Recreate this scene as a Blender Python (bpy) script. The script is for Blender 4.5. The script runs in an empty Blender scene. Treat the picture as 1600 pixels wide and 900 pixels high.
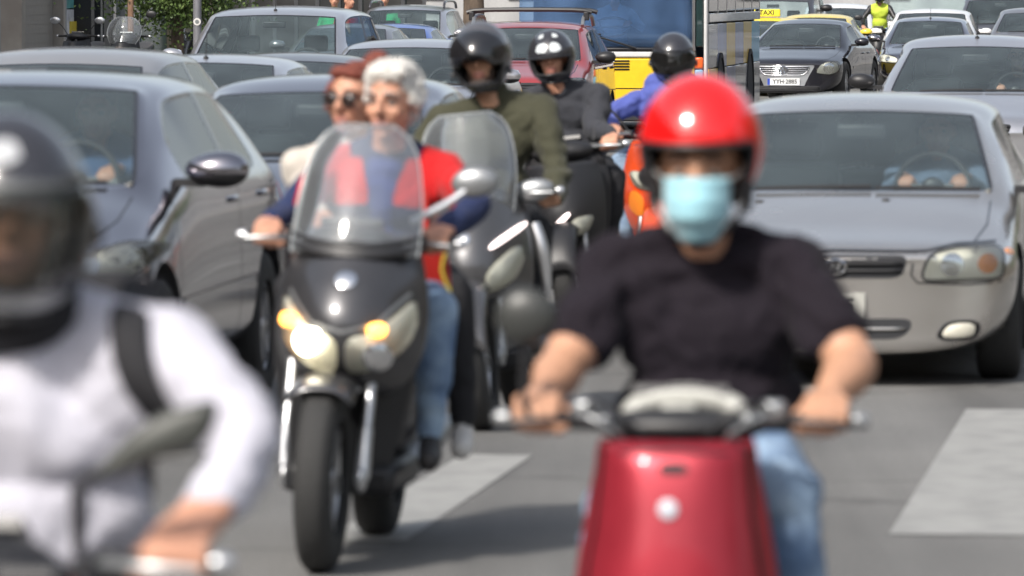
import bpy, bmesh, math, random
import numpy as np
from mathutils import Vector, Matrix, noise
from mathutils.bvhtree import BVHTree
from mathutils.geometry import tessellate_polygon
random.seed(7)
R = math.radians
SC = bpy.context.scene
COL = SC.collection
# ------------------------------------------------------------ camera
HC, PITCH, FPX = 1.85, math.atan(470/9500), 9500.0
cd = bpy.data.cameras.new('camera'); cam = bpy.data.objects.new('camera', cd); COL.objects.link(cam)
cam.location = (0, 0, HC); cam.rotation_euler = (math.pi/2-PITCH, 0, 0)
cd.sensor_width = 36; cd.lens = FPX/1600*36; cd.clip_start = .5; cd.clip_end = 3000
cd.dof.use_dof = True; cd.dof.focus_distance = 78; cd.dof.aperture_fstop = 6.0; cd.dof.aperture_blades = 0
SC.camera = cam
# ------------------------------------------------------------ sky and sun
SUN_EL, SUN_AZ = 43, 215      # azimuth measured from +Y clockwise: behind the camera, to the left
w = bpy.data.worlds.new('World'); SC.world = w; w.use_nodes = True
nt = w.node_tree; bg = nt.nodes['Background']
sk = nt.nodes.new('ShaderNodeTexSky'); sk.sky_type = 'NISHITA'; sk.sun_disc = False
sk.sun_elevation = R(SUN_EL); sk.sun_rotation = R(SUN_AZ); sk.dust_density = 3.5; sk.air_density = 1.2; sk.ozone_density = 1.5
hs = nt.nodes.new('ShaderNodeHueSaturation'); hs.inputs['Saturation'].default_value = .5; hs.inputs['Value'].default_value = 1.15
nt.links.new(sk.outputs[0], hs.inputs['Color']); nt.links.new(hs.outputs[0], bg.inputs[0]); bg.inputs[1].default_value = .12
sl = bpy.data.lights.new('sun', 'SUN'); so = bpy.data.objects.new('sun', sl); COL.objects.link(so)
sl.energy = 3.1; sl.angle = R(4); sl.color = (1, .94, .86)
_sd = Vector((math.sin(R(SUN_AZ))*math.cos(R(SUN_EL)), math.cos(R(SUN_AZ))*math.cos(R(SUN_EL)), math.sin(R(SUN_EL))))
so.rotation_euler = _sd.to_track_quat('Z', 'Y').to_euler(); so.location = _sd*60
SC.view_settings.view_transform = 'Standard'; SC.view_settings.look = 'None'; SC.view_settings.exposure = .50
SC.render.engine = 'CYCLES'
TH = R(6.7)                   # the traffic's direction against the camera axis

# ------------------------------------------------------------ measuring: a pixel of the 1600x900 photograph and a depth give a place
def W(px, py, Y):
    fx, fz = math.cos(PITCH), -math.sin(PITCH)
    a, b = (px-800)/FPX, (450-py)/FPX
    d = Vector((a, fx+b*math.sin(PITCH), fz+b*math.cos(PITCH)))
    return Vector((0, 0, HC))+d*(Y/d.y)
def YS(s): return FPX/s
class Fr:
    def __init__(s, x, y, yaw=TH, roll=0, z=0):
        s.M = Matrix.Translation((x, y, z)) @ Matrix.Rotation(-yaw, 4, 'Z') @ Matrix.Rotation(roll, 4, 'Y'); s.I = s.M.inverted()
    def L(s, px, py, yl):
        Y = (s.M @ Vector((0, yl, 0))).y
        for k in range(4):
            p = s.I @ W(px, py, Y); Y += (yl-p.y)
        return p

# ------------------------------------------------------------ materials
MATS = {}
def mat(name, col, rough=.5, metal=0., coat=0., noise_amt=.08, nscale=8., bump=0., bscale=60., emit=None, estr=0, spec=.5, rvar=.1, sheen=0, wet=None):
    if name in MATS: return MATS[name]
    m = bpy.data.materials.new(name); m.use_nodes = True; n = m.node_tree; N = n.nodes; Lk = n.links
    b = N['Principled BSDF']; b.inputs['Metallic'].default_value = metal
    b.inputs['Coat Weight'].default_value = coat; b.inputs['Coat Roughness'].default_value = .04
    b.inputs['Specular IOR Level'].default_value = spec
    if sheen: b.inputs['Sheen Weight'].default_value = sheen
    tc = N.new('ShaderNodeTexCoord'); nz = N.new('ShaderNodeTexNoise'); nz.inputs['Scale'].default_value = nscale; nz.inputs['Detail'].default_value = 5
    Lk.new(tc.outputs['Object'], nz.inputs['Vector'])
    mx = N.new('ShaderNodeMix'); mx.data_type = 'RGBA'
    c = Vector(col[:3]); mx.inputs[6].default_value = (*(c*(1-noise_amt)), 1); mx.inputs[7].default_value = (*(c*(1+noise_amt)), 1)
    mr = N.new('ShaderNodeMapRange'); mr.inputs[1].default_value = .3; mr.inputs[2].default_value = .7
    Lk.new(nz.outputs[0], mr.inputs[0]); Lk.new(mr.outputs[0], mx.inputs[0]); Lk.new(mx.outputs[2], b.inputs['Base Color'])
    r2 = N.new('ShaderNodeMapRange'); r2.inputs[3].default_value = max(.02, rough*(1-rvar)); r2.inputs[4].default_value = rough*(1+rvar)
    Lk.new(nz.outputs[0], r2.inputs[0]); Lk.new(r2.outputs[0], b.inputs['Roughness'])
    if bump:
        n2 = N.new('ShaderNodeTexNoise'); n2.inputs['Scale'].default_value = bscale; n2.inputs['Detail'].default_value = 4; Lk.new(tc.outputs['Object'], n2.inputs['Vector'])
        bp = N.new('ShaderNodeBump'); bp.inputs['Strength'].default_value = bump; bp.inputs['Distance'].default_value = .01
        Lk.new(n2.outputs[0], bp.inputs['Height']); Lk.new(bp.outputs[0], b.inputs['Normal'])
    if emit: b.inputs['Emission Color'].default_value = (*emit, 1); b.inputs['Emission Strength'].default_value = estr
    MATS[name] = m; return m
def paint(name, col, metal=.55, rough=.32): return mat(name, col, rough, metal, .8, .05, 3., rvar=.2, bump=.02, bscale=400)
def glass(name, tint, refl_rough=.02, haze=0., hazecol=(.7, .75, .8), ior=1.5):
    if name in MATS: return MATS[name]
    m = bpy.data.materials.new(name); m.use_nodes = True; n = m.node_tree; N = n.nodes; Lk = n.links
    N.remove(N['Principled BSDF']); out = N['Material Output']
    t = N.new('ShaderNodeBsdfTransparent'); t.inputs[0].default_value = (*tint, 1)
    g = N.new('ShaderNodeBsdfGlossy'); g.inputs[1].default_value = refl_rough
    f = N.new('ShaderNodeFresnel'); f.inputs[0].default_value = ior
    mx = N.new('ShaderNodeMixShader'); Lk.new(f.outputs[0], mx.inputs[0]); Lk.new(g.outputs[0], mx.inputs[2])
    if haze:
        d = N.new('ShaderNodeBsdfDiffuse'); d.inputs[0].default_value = (*hazecol, 1)
        nz = N.new('ShaderNodeTexNoise'); nz.inputs['Scale'].default_value = 2.5; tc = N.new('ShaderNodeTexCoord'); Lk.new(tc.outputs['Object'], nz.inputs['Vector'])
        mr = N.new('ShaderNodeMapRange'); mr.inputs[1].default_value = .3; mr.inputs[2].default_value = .75; mr.inputs[3].default_value = haze*.6; mr.inputs[4].default_value = haze*1.3
        Lk.new(nz.outputs[0], mr.inputs[0])
        m2 = N.new('ShaderNodeMixShader'); Lk.new(mr.outputs[0], m2.inputs[0]); Lk.new(t.outputs[0], m2.inputs[1]); Lk.new(d.outputs[0], m2.inputs[2])
        Lk.new(m2.outputs[0], mx.inputs[1])
    else: Lk.new(t.outputs[0], mx.inputs[1])
    Lk.new(mx.outputs[0], out.inputs[0]); MATS[name] = m; return m
def two_tone(name, c1, c2, scale, rough=.7, lo=.45, hi=.55, bump=.2, bscale=80, detail=6, stretch=(1, 1, 1), sp=.5):
    if name in MATS: return MATS[name]
    m = mat(name, c1, rough, bump=bump, bscale=bscale, spec=sp); N = m.node_tree.nodes; Lk = m.node_tree.links
    b = N['Principled BSDF']; tc = [x for x in N if x.type == 'TEX_COORD'][0]
    mp = N.new('ShaderNodeMapping'); mp.inputs['Scale'].default_value = stretch; Lk.new(tc.outputs['Object'], mp.inputs[0])
    nz = N.new('ShaderNodeTexNoise'); nz.inputs['Scale'].default_value = scale; nz.inputs['Detail'].default_value = detail; Lk.new(mp.outputs[0], nz.inputs['Vector'])
    mr = N.new('ShaderNodeMapRange'); mr.inputs[1].default_value = lo; mr.inputs[2].default_value = hi; Lk.new(nz.outputs[0], mr.inputs[0])
    old = b.inputs['Base Color'].links[0].from_socket
    mx = N.new('ShaderNodeMix'); mx.data_type = 'RGBA'; mx.inputs[7].default_value = (*c2, 1)
    Lk.new(mr.outputs[0], mx.inputs[0]); Lk.new(old, mx.inputs[6]); Lk.new(mx.outputs[2], b.inputs['Base Color']); return m

m_black = mat('black_plastic', (.018, .018, .02), .45, bump=.05, bscale=300)
m_rub = mat('rubber', (.02, .02, .021), .75, bump=.15, bscale=120)
m_trim = mat('black_trim', (.012, .012, .014), .25, coat=.4)
m_lin = mat('dark_lining', (.03, .031, .035), .85)
m_head = mat('grey_headliner', (.22, .22, .21), .9)
m_seat = mat('seat_fabric', (.035, .036, .042), .9, sheen=.2)
m_dash = mat('dashboard_plastic', (.07, .075, .08), .6)
m_chrome = mat('chrome', (.75, .76, .78), .12, 1.)
m_alu = mat('aluminium', (.55, .56, .58), .35, .9, bump=.05)
m_steel = mat('grey_steel', (.32, .33, .34), .4, .7)
m_cglass = glass('car_glass', (.84, .93, .93), .02, .085, (.45, .58, .62), ior=1.62)  # bluish haze colour stands in for the sky the windscreens reflect
m_sglass = glass('side_glass', (.80, .86, .85), .01, .04, (.3, .34, .36), ior=2.0)
m_lens = glass('lamp_lens', (.92, .95, .95), .02, .1, (.6, .6, .58))
m_refl = mat('lamp_reflector', (.74, .71, .60), .4, .2, bump=.5, bscale=30)
m_mirror = mat('mirror_glass', (.8, .85, .9), .02, 1., noise_amt=.01)
m_amber = mat('amber_lens', (.75, .25, .03), .25, coat=.5)
m_red = mat('red_lens', (.5, .02, .02), .25, coat=.5)
m_white = mat('white_enamel', (.75, .76, .76), .35, coat=.3)
m_skin = mat('skin', (.52, .265, .175), .5, noise_amt=.22, nscale=22, bump=.15, bscale=90)
m_skin2 = mat('tanned_skin', (.50, .27, .17), .5, noise_amt=.12, nscale=14, bump=.15, bscale=90)
m_lip = mat('lips', (.36, .145, .11), .5)
m_jeans = two_tone('blue_denim', (.10, .17, .30), (.34, .46, .60), 5, .85, .42, .66, .4, 200)
m_dark_tr = mat('black_trousers', (.014, .014, .017), .85, bump=.3, bscale=40)
m_shoe = mat('dark_shoes', (.03, .028, .028), .6)
m_tread = mat('tyre_rubber', (.028, .028, .028), .8, bump=.4, bscale=90)

# ------------------------------------------------------------ object helpers
def link(o, parent=None):
    COL.objects.link(o)
    if parent is not None: o.parent = parent
    return o
def tag(o, label=None, cat=None, group=None, kind=None):
    if label: o['label'] = label
    if cat: o['category'] = cat
    if group: o['group'] = group
    if kind: o['kind'] = kind
    return o
def empty(name, M=None, loc=None):
    o = bpy.data.objects.new(name, None); COL.objects.link(o); o.empty_display_size = .2
    if M is not None: o.matrix_world = M
    if loc is not None: o.location = loc
    return o
def mk(name, V, F, mats, parent=None, smooth=True, sharp=None):
    me = bpy.data.meshes.new(name); me.from_pydata([tuple(v) for v in V], [], F)
    for m in (mats if isinstance(mats, (list, tuple)) else [mats]): me.materials.append(m)
    if smooth: me.polygons.foreach_set('use_smooth', [True]*len(me.polygons))
    me.validate(); me.update()
    if sharp: mark_sharp(me, sharp)
    return link(bpy.data.objects.new(name, me), parent)
def mark_sharp(me, ang):
    bm = bmesh.new(); bm.from_mesh(me)
    for e in bm.edges:
        if len(e.link_faces) == 2: e.smooth = e.calc_face_angle(3.2) < R(ang)
    bm.to_mesh(me); bm.free()
def frombm(name, bm, mats, parent=None, smooth=True, sharp=None):
    me = bpy.data.meshes.new(name); bm.to_mesh(me); bm.free()
    for m in (mats if isinstance(mats, (list, tuple)) else [mats]): me.materials.append(m)
    if smooth: me.polygons.foreach_set('use_smooth', [True]*len(me.polygons))
    if sharp: mark_sharp(me, sharp)
    return link(bpy.data.objects.new(name, me), parent)
def evalmesh(o):
    dg = bpy.context.evaluated_depsgraph_get(); return bpy.data.meshes.new_from_object(o.evaluated_get(dg))
def drop(o):
    me = o.data; bpy.data.objects.remove(o); bpy.data.meshes.remove(me)
def ogrid(nu, nv, close=False):
    F = []
    for i in range(nv-1):
        for j in range(nu if close else nu-1):
            k = (j+1) % nu; F.append((i*nu+j, i*nu+k, (i+1)*nu+k, (i+1)*nu+j))
    return F
def catmull(P, n):
    P = [Vector(p) for p in P]; out = []
    for i in range(len(P)-1):
        a, b, c, d = P[max(i-1, 0)], P[i], P[i+1], P[min(i+2, len(P)-1)]
        for k in range(n):
            t = k/n; out.append(.5*((2*b)+(c-a)*t+(2*a-5*b+4*c-d)*t*t+(3*b-a-3*c+d)*t**3))
    out.append(P[-1]); return out
class B:
    """collects boxes, tubes and ellipsoids for ONE mesh object"""
    def __init__(s): s.V = []; s.F = []
    def add(s, V, F):
        o = len(s.V); s.V += [Vector(v) for v in V]; s.F += [tuple(i+o for i in f) for f in F]; return s
    def box(s, c, d, rot=None):
        V = [Vector((x*d[0]/2, y*d[1]/2, z*d[2]/2)) for x in (-1, 1) for y in (-1, 1) for z in (-1, 1)]
        if rot: V = [rot @ v for v in V]
        return s.add([v+Vector(c) for v in V], [(0, 1, 3, 2), (4, 6, 7, 5), (0, 4, 5, 1), (2, 3, 7, 6), (0, 2, 6, 4), (1, 5, 7, 3)])
    def tube(s, pts, r, n=8, sm=0):
        pts = catmull(pts, sm) if sm else [Vector(p) for p in pts]
        m = len(pts); V = []; rr = r if isinstance(r, (list, tuple)) else [r]*m
        if len(rr) != m: rr = [rr[min(int(i*(len(rr)-1)/(m-1)), len(rr)-2)]*(1-((i*(len(rr)-1)/(m-1)) % 1 if i < m-1 else 1))+rr[min(int(i*(len(rr)-1)/(m-1)), len(rr)-2)+1]*((i*(len(rr)-1)/(m-1)) % 1 if i < m-1 else 1) for i in range(m)]
        up = None
        for i, p in enumerate(pts):
            t = (pts[min(i+1, m-1)]-pts[max(i-1, 0)]).normalized()
            if up is None: up = t.orthogonal().normalized()
            up = (up-t*up.dot(t)).normalized(); q = t.cross(up)
            for k in range(n): a = 2*math.pi*k/n; V.append(p+(up*math.cos(a)+q*math.sin(a))*rr[i])
        F = ogrid(n, m, True)+[tuple(range(n))[::-1], tuple(range((m-1)*n, m*n))]
        return s.add(V, F)
    def ell(s, c, r, rot=None, nu=16, nv=10):
        V = []; c = Vector(c)
        for i in range(nv+1):
            e = -math.pi/2+math.pi*i/nv
            for j in range(nu):
                a = 2*math.pi*j/nu; v = Vector((r[0]*math.cos(e)*math.cos(a), r[1]*math.cos(e)*math.sin(a), r[2]*math.sin(e)))
                V.append((rot @ v if rot else v)+c)
        return s.add(V, ogrid(nu, nv+1, True))
    def lathe(s, prof, c=(0, 0, 0), ax='X', n=32):
        V = []
        for r, h in prof:
            for k in range(n):
                a = 2*math.pi*k/n; p = (h, r*math.cos(a), r*math.sin(a)) if ax == 'X' else ((r*math.cos(a), r*math.sin(a), h) if ax == 'Z' else (r*math.cos(a), h, r*math.sin(a)))
                V.append(Vector(p)+Vector(c))
        return s.add(V, ogrid(n, len(prof), True))
    def out(s, name, mats, parent=None, smooth=True, sharp=40):
        bm = bmesh.new(); vs = [bm.verts.new(v) for v in s.V]
        for f in s.F:
            try: bm.faces.new([vs[i] for i in f])
            except Exception: pass
        bmesh.ops.remove_doubles(bm, verts=bm.verts, dist=1e-5); bmesh.ops.recalc_face_normals(bm, faces=bm.faces)
        return frombm(name, bm, mats, parent, smooth, sharp)
def bevel(o, w=.01, seg=2):
    m = o.modifiers.new('bevel', 'BEVEL'); m.width = w; m.segments = seg; m.limit_method = 'ANGLE'; return o
def subd(o, l=1):
    m = o.modifiers.new('sub', 'SUBSURF'); m.levels = m.render_levels = l; return o
def solid(o, t, off=-1, mo=0):
    m = o.modifiers.new('solid', 'SOLIDIFY'); m.thickness = t; m.offset = off; m.material_offset = mo; m.material_offset_rim = mo; return o

# patches laid over a surface; proj(u,v) -> (point, normal)
def resample(pl, step, closed=True):
    out = []; n = len(pl)
    for i in range(n if closed else n-1):
        a, b = Vector(pl[i]), Vector(pl[(i+1) % n]); k = max(1, int((b-a).length/step))
        out += [a.lerp(b, j/k) for j in range(k)]
    if not closed: out.append(Vector(pl[-1]))
    return out
def roundpoly(pl, it=2, lim=.028):
    pl = [Vector(p) for p in pl]
    if max(abs(p.x) for p in pl) > 9: lim = 99
    for _ in range(it):
        o = []
        for i in range(len(pl)):
            a, b = pl[i], pl[(i+1) % len(pl)]; t = min(.22, lim/max((b-a).length, 1e-6)); o += [a.lerp(b, t), a.lerp(b, 1-t)]
        pl = o
    return pl
def patch(name, pl, proj, m, parent, off=.003, dome=0., rings=5, rnd=2, skirt=.006, step=.03):
    pl = resample(roundpoly(pl, rnd) if rnd else pl, step); c = sum(pl, Vector((0, 0)))/len(pl); n = len(pl); V = []; F = []
    q = [proj(p.x, p.y) for p in pl]
    for p, nn in q: V.append(p-nn*skirt)
    for k in range(rings):
        t = 1-k/rings
        for p in pl:
            u = c+(p-c)*t; P, nn = proj(u.x, u.y); V.append(P+nn*(off+dome*(1-t*t)))
    P, nn = proj(c.x, c.y); V.append(P+nn*(off+dome))
    F = ogrid(n, rings+1, True); L = len(V)-1
    for j in range(n): F.append((rings*n+j, rings*n+(j+1) % n, L))
    return mk(name, V, F, m, parent, True, 50)
def ribbon(pts, w, proj, off=.002, closed=False, step=.05, smooth=False):
    if smooth: pts = roundpoly(pts, 2)
    pts = resample(pts, step, closed); V = []; F = []; n = len(pts)
    for i, p in enumerate(pts):
        a = pts[(i-1) % n] if (closed or i) else p; b = pts[(i+1) % n] if (closed or i < n-1) else p
        t = (b-a); t = t.normalized() if t.length > 1e-9 else Vector((1, 0)); q = Vector((-t.y, t.x))*w/2
        for s in (-1, 1):
            P, nn = proj(p.x+q.x*s, p.y+q.y*s); V.append(P+nn*off)
    m = n if closed else n-1
    for i in range(m):
        a, b = 2*i, 2*((i+1) % n); F.append((a, a+1, b+1, b))
    return V, F
def textmesh(txt, size, m, parent, M, name='lettering', ext=.002, bold=0):
    cu = bpy.data.curves.new('t', 'FONT'); cu.body = txt; cu.size = size; cu.extrude = ext; cu.align_x = 'CENTER'; cu.align_y = 'CENTER'; cu.offset = bold; cu.resolution_u = 3
    o = bpy.data.objects.new('t', cu); COL.objects.link(o); me = evalmesh(o); bpy.data.objects.remove(o); me.materials.clear(); me.materials.append(m)
    q = bpy.data.objects.new(name, me); link(q, parent); q.matrix_local = M; return q
FRONT = Matrix.Rotation(math.pi/2, 4, 'X')    # text lying in XZ, read from -Y

# ------------------------------------------------------------ cars
def car_cage(P):
    L, Wd, H = P['L'], P['W'], P['H']; w2 = Wd/2; zc, zh, zf = P['zc'], P['zh'], P['zf']; yc, yh, yr, ye = P['yc'], P['yh'], P['yr'], P['ye']
    zb, wb, wt = P['zb'], P['wb'], P['wt']; zn = P.get('zn', zf-.16); zl = P.get('zl', .2); ztail = P.get('zt', zc+.02); bx = P.get('box', 0)
    S = []
    def hood(y, hw, z, zd=1., yoff=0, lowy=0):
        k = zd
        return [(0, y+lowy, zl), (.72*hw, y+.02+lowy, zl), (hw*.96, y+.05+lowy, zl+.1), (hw, y+.06+lowy*.3, .52), (hw*.97, y+.06, z-.15*k), (hw*.90, y+.05, z-.075*k), (hw*.78, y+.04, z-.035*k), (hw*.55, y+.015, z-.012*k), (0, y, z)]
    S.append(hood(.035, w2*.80, zn, .3))
    S[0] = [(x, y+.10*(x/w2)**2, z) for x, y, z in S[0]]
    S.append(hood(.13, w2*.93, zf-.03, .7)); S[1] = [(x, y+.12*(x/w2)**2-(.02 if i in (1, 2) else 0), z) for i, (x, y, z) in enumerate(S[1])]
    S.append(hood(.42, w2*.99, zf+.015)); S.append(hood(.42+(yc-.5)*.6, w2, zf+.015+(zc-zf-.02)*.62)); S.append(hood(yc-.06, w2, zc-.012))
    def low(hw, y): return [(0, y, zl), (.75*hw, y, zl), (hw*.97, y, zl+.1), (hw, y, .52)]
    S.append(low(w2, yc)+[(w2*.97, yc+.05, zc-.13), (wb+.10, yc+.17, zc-.045), (wb+.055, yc+.16, zc-.012), (wb, yc+.13, zc), (0, yc, zc)])
    ym = (yc+yh)/2; zm = (zc+zh)/2; wm = (wb+wt)/2
    S.append(low(w2, ym+.05)+[(w2*.98, ym+.1, zb-.07), (w2*.95, ym+.12, zb), (wm+.075, ym+.15, zm-.02), (wm, ym+.10, zm), (0, ym, zm+.03)])
    xb = w2*.94
    def cab(y, z8, wt_, dz7=.035, glassbase=None):
        return low(w2, y)+[(w2*.985, y, zb-.06), (xb, y, zb+.005), (wt_+.075, y+.0, z8-dz7-.05-(.02)), (wt_, y, z8-dz7), (0, y, z8)]
    c = cab(yh, zh, wt); c = c[:6]+[(wt+.07, yh+.13, zh-.075), (wt, yh+.07, zh-.03), (0, yh, zh)]; c = [(x, y+(.1 if i < 6 else 0), z) for i, (x, y, z) in enumerate(c)]; S.append(c)
    S.append(cab(yh+.32, H-.012, wt+.01, .035))
    yb = P.get('yb', (yh+yr)/2); S.append(cab(yb-.04, H, wt+.015, .04)); S.append(cab(yb+.05, H, wt+.015, .04))
    S.append(cab(yr-.25, H-.015, wt+.005, .04)); S.append(cab(yr, H-.05, wt-.02, .04))
    y2 = (yr+ye)/2; z2 = (H-.05+ztail)/2
    S.append(low(w2, y2)+[(w2*.98, y2, zb-.03), (xb-.01, y2, zb+.02), (wm+.06, y2-.02, z2), (wm, y2, z2+.02), (0, y2+.02, z2+.04)])
    S.append(low(w2*.99, ye)+[(w2*.96, ye, ztail-.12), (w2*.90, ye, ztail-.05), (wb+.02, ye, ztail-.02), (wb-.06, ye, ztail), (0, ye+.03, ztail)])
    S.append(low(w2*.95, L-.12)+[(w2*.93, L-.12, ztail-.16), (w2*.86, L-.12, ztail-.09), (wb+.0, L-.12, ztail-.05), (wb-.08, L-.11, ztail-.03), (0, L-.1, ztail-.03)])
    S.append(low(w2*.88, L)+[(w2*.86, L, ztail-.25), (w2*.80, L, ztail-.18), (wb-.05, L, ztail-.15), (wb-.13, L, ztail-.12), (0, L, ztail-.12)])
    return S
def car_shell(P, m_paint):
    S = car_cage(P); n = len(S); bm = bmesh.new(); G = {}; cv = bm.verts.layers.float.new('crease_vert')
    for s in range(n):
        for i, (x, y, z) in enumerate(S[s]):
            if i in (0, 8): G[s, i, 1] = G[s, i, -1] = bm.verts.new((0, y, z))
            else:
                for sd in (1, -1): G[s, i, sd] = bm.verts.new((x*sd, y, z))
    cr = bm.edges.layers.float.new('crease_edge'); GL = {}
    for s in range(n-1):
        for i in range(8):
            for sd in (1, -1):
                q = [G[s, i, sd], G[s+1, i, sd], G[s+1, i+1, sd], G[s, i+1, sd]]
                if sd == 1: q = q[::-1]
                f = bm.faces.new(q); mi = 0
                if i == 7 and s in (5, 6): mi = 1
                if i == 5 and s in (7, 8, 10, 11): mi = 2
                if i == 5 and s == 9: mi = 3
                if i == 5 and s == 6: mi = 2
                if i == 7 and s in (12, 13): mi = 1
                if P.get('panel') and mi == 2 and s >= 9: mi = 0
                f.material_index = mi
    for s, fl in ((0, 1), (n-1, -1)):
        C = {}
        for i in range(2, 7):
            x, y, z = S[s][i]; C[i] = bm.verts.new((0, (y-.05 if s == 0 else y+.06), z)) if s else bm.verts.new((0, S[0][8][1]-.035, z))
        C[1] = G[s, 0, 1]; C[7] = G[s, 8, 1]
        for i in range(1, 7):
            for sd in (1, -1):
                q = [G[s, i, sd], G[s, i+1, sd], C[i+1], C[i]]
                if sd*fl == -1: q = q[::-1]
                try: bm.faces.new(q)
                except Exception: pass
    for e in bm.edges:
        ms = {f.material_index for f in e.link_faces}
        if len(ms) > 1: e[cr] = .85
    for s, i, c_ in ((5, 7, .75), (7, 7, .8), (12, 7, .6), (14, 7, .6), (7, 6, .5), (6, 5, .5)):
        for sd in (1, -1): G[s, i, sd][cv] = c_
    bmesh.ops.recalc_face_normals(bm, faces=bm.faces)
    me = bpy.data.meshes.new('shell'); bm.to_mesh(me); bm.free()
    for m in (m_paint, m_cglass, m_sglass, m_trim, m_lin): me.materials.append(m)
    o = link(bpy.data.objects.new('shell', me)); sm = o.modifiers.new('s', 'SUBSURF'); sm.levels = 3 if P.get('fine') else 2
    me2 = evalmesh(o); drop(o)
    # gasket: inset glass
    bm = bmesh.new(); bm.from_mesh(me2)
    for k in (1, 2):
        fs = [f for f in bm.faces if f.material_index == k]
        r = bmesh.ops.inset_region(bm, faces=fs, thickness=.018, depth=-.003, use_even_offset=False)
        for f in r['faces']: f.material_index = 3
    bm.to_mesh(me2); bm.free()
    # wheel arches
    o = link(bpy.data.objects.new('shell', me2)); cut = B(); rw = P['rw']
    for yw in (P['yw'], P['yw']+P['wb_']):
        for sd in (-1, 1):
            cut.lathe([(0, -.14), (rw+.055, -.14), (rw+.055, .14), (0, .14)], (sd*(P['W']/2-.06), yw, rw+.01), 'X', 28)
    c = cut.out('cut', m_lin)
    md = o.modifiers.new('b', 'BOOLEAN'); md.object = c; md.operation = 'DIFFERENCE'; md.solver = 'EXACT'
    me3 = evalmesh(o); drop(o); drop(c)
    idx = [m.name for m in me3.materials]
    for p in me3.polygons:
        ce = p.center
        for yw in (P['yw'], P['yw']+P['wb_']):
            d = math.hypot(ce.y-yw, ce.z-rw-.01)
            if d < rw+.053 and abs(ce.x) < P['W']/2-.012: p.material_index = idx.index('dark_lining')
            elif abs(d-rw-.055) < .004 and abs(p.normal.x) < .4: p.material_index = idx.index('dark_lining')
    return me3
def split(me, idxs, name, mats, parent):
    bm = bmesh.new(); bm.from_mesh(me)
    bmesh.ops.delete(bm, geom=[f for f in bm.faces if f.material_index not in idxs], context='FACES')
    if not bm.faces: bm.free(); return None
    for f in bm.faces: f.material_index = idxs.index(f.material_index)
    return frombm(name, bm, mats, parent, True, 38)
def wheel(parent, x, y, r, w, face, style='spoke', n=5, rimm=None, steer=0, axz=None):
    rimm = rimm or m_alu; g = face
    b = B().lathe([(r*.62, -w/2), (r*.80, -w/2-.004), (r*.93, -w/2+.004), (r*.985, -w/2+.02), (r, -w/4), (r, w/4), (r*.985, w/2-.02), (r*.93, w/2-.004), (r*.80, w/2+.004), (r*.62, w/2), (r*.60, 0), (r*.62, -w/2)])
    t = b.out('tyre', m_tread); t.name = 'tyre'
    root = b_r = B().lathe([(r*.66, w/2*g), (r*.66, w/2*g-.01*g), (r*.60, w/2*g-.03*g), (r*.58, -w/2*g)])
    root.lathe([(0, (w/2-.015)*g), (r*.12, (w/2-.018)*g), (r*.15, (w/2-.05)*g)])
    for k in range(n):
        a = 2*math.pi*k/n+.3; rot = Matrix.Rotation(a, 3, 'X')
        root.box(rot @ Vector(((w/2-.03)*g, 0, r*.36)), (.018, r*(.16 if n < 7 else .08), r*.52), rot)
    wo = root.out('wheel', rimm, parent); t.parent = wo
    bk = B().lathe([(0, (w/2-.07)*g), (r*.6, (w/2-.07)*g)]).out('brake_disc', m_lin, wo)
    wo.location = (x, y, axz if axz else r); wo.rotation_euler = (0, 0, steer); return wo
def proj_fn(bvh, kind, mx=1):
    def f(u, v):
        if kind == 'front': o, d, fb = Vector((u, -3, v)), Vector((0, 1, 0)), lambda: (Vector((u, .3, v)), Vector((0, -1, 0)))
        elif kind == 'side': o, d, fb = Vector((4*mx, u, v)), Vector((-mx, 0, 0)), lambda: (Vector((.8*mx, u, v)), Vector((mx, 0, 0)))
        else: o, d, fb = Vector((u, v, 5)), Vector((0, 0, -1)), lambda: (Vector((u, v, .9)), Vector((0, 0, 1)))
        p, n, i, t = bvh.ray_cast(o, d)
        if p is None: return fb()
        if n.dot(d) > 0: n = -n
        return p, n
    return f
_drv = {}
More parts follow.
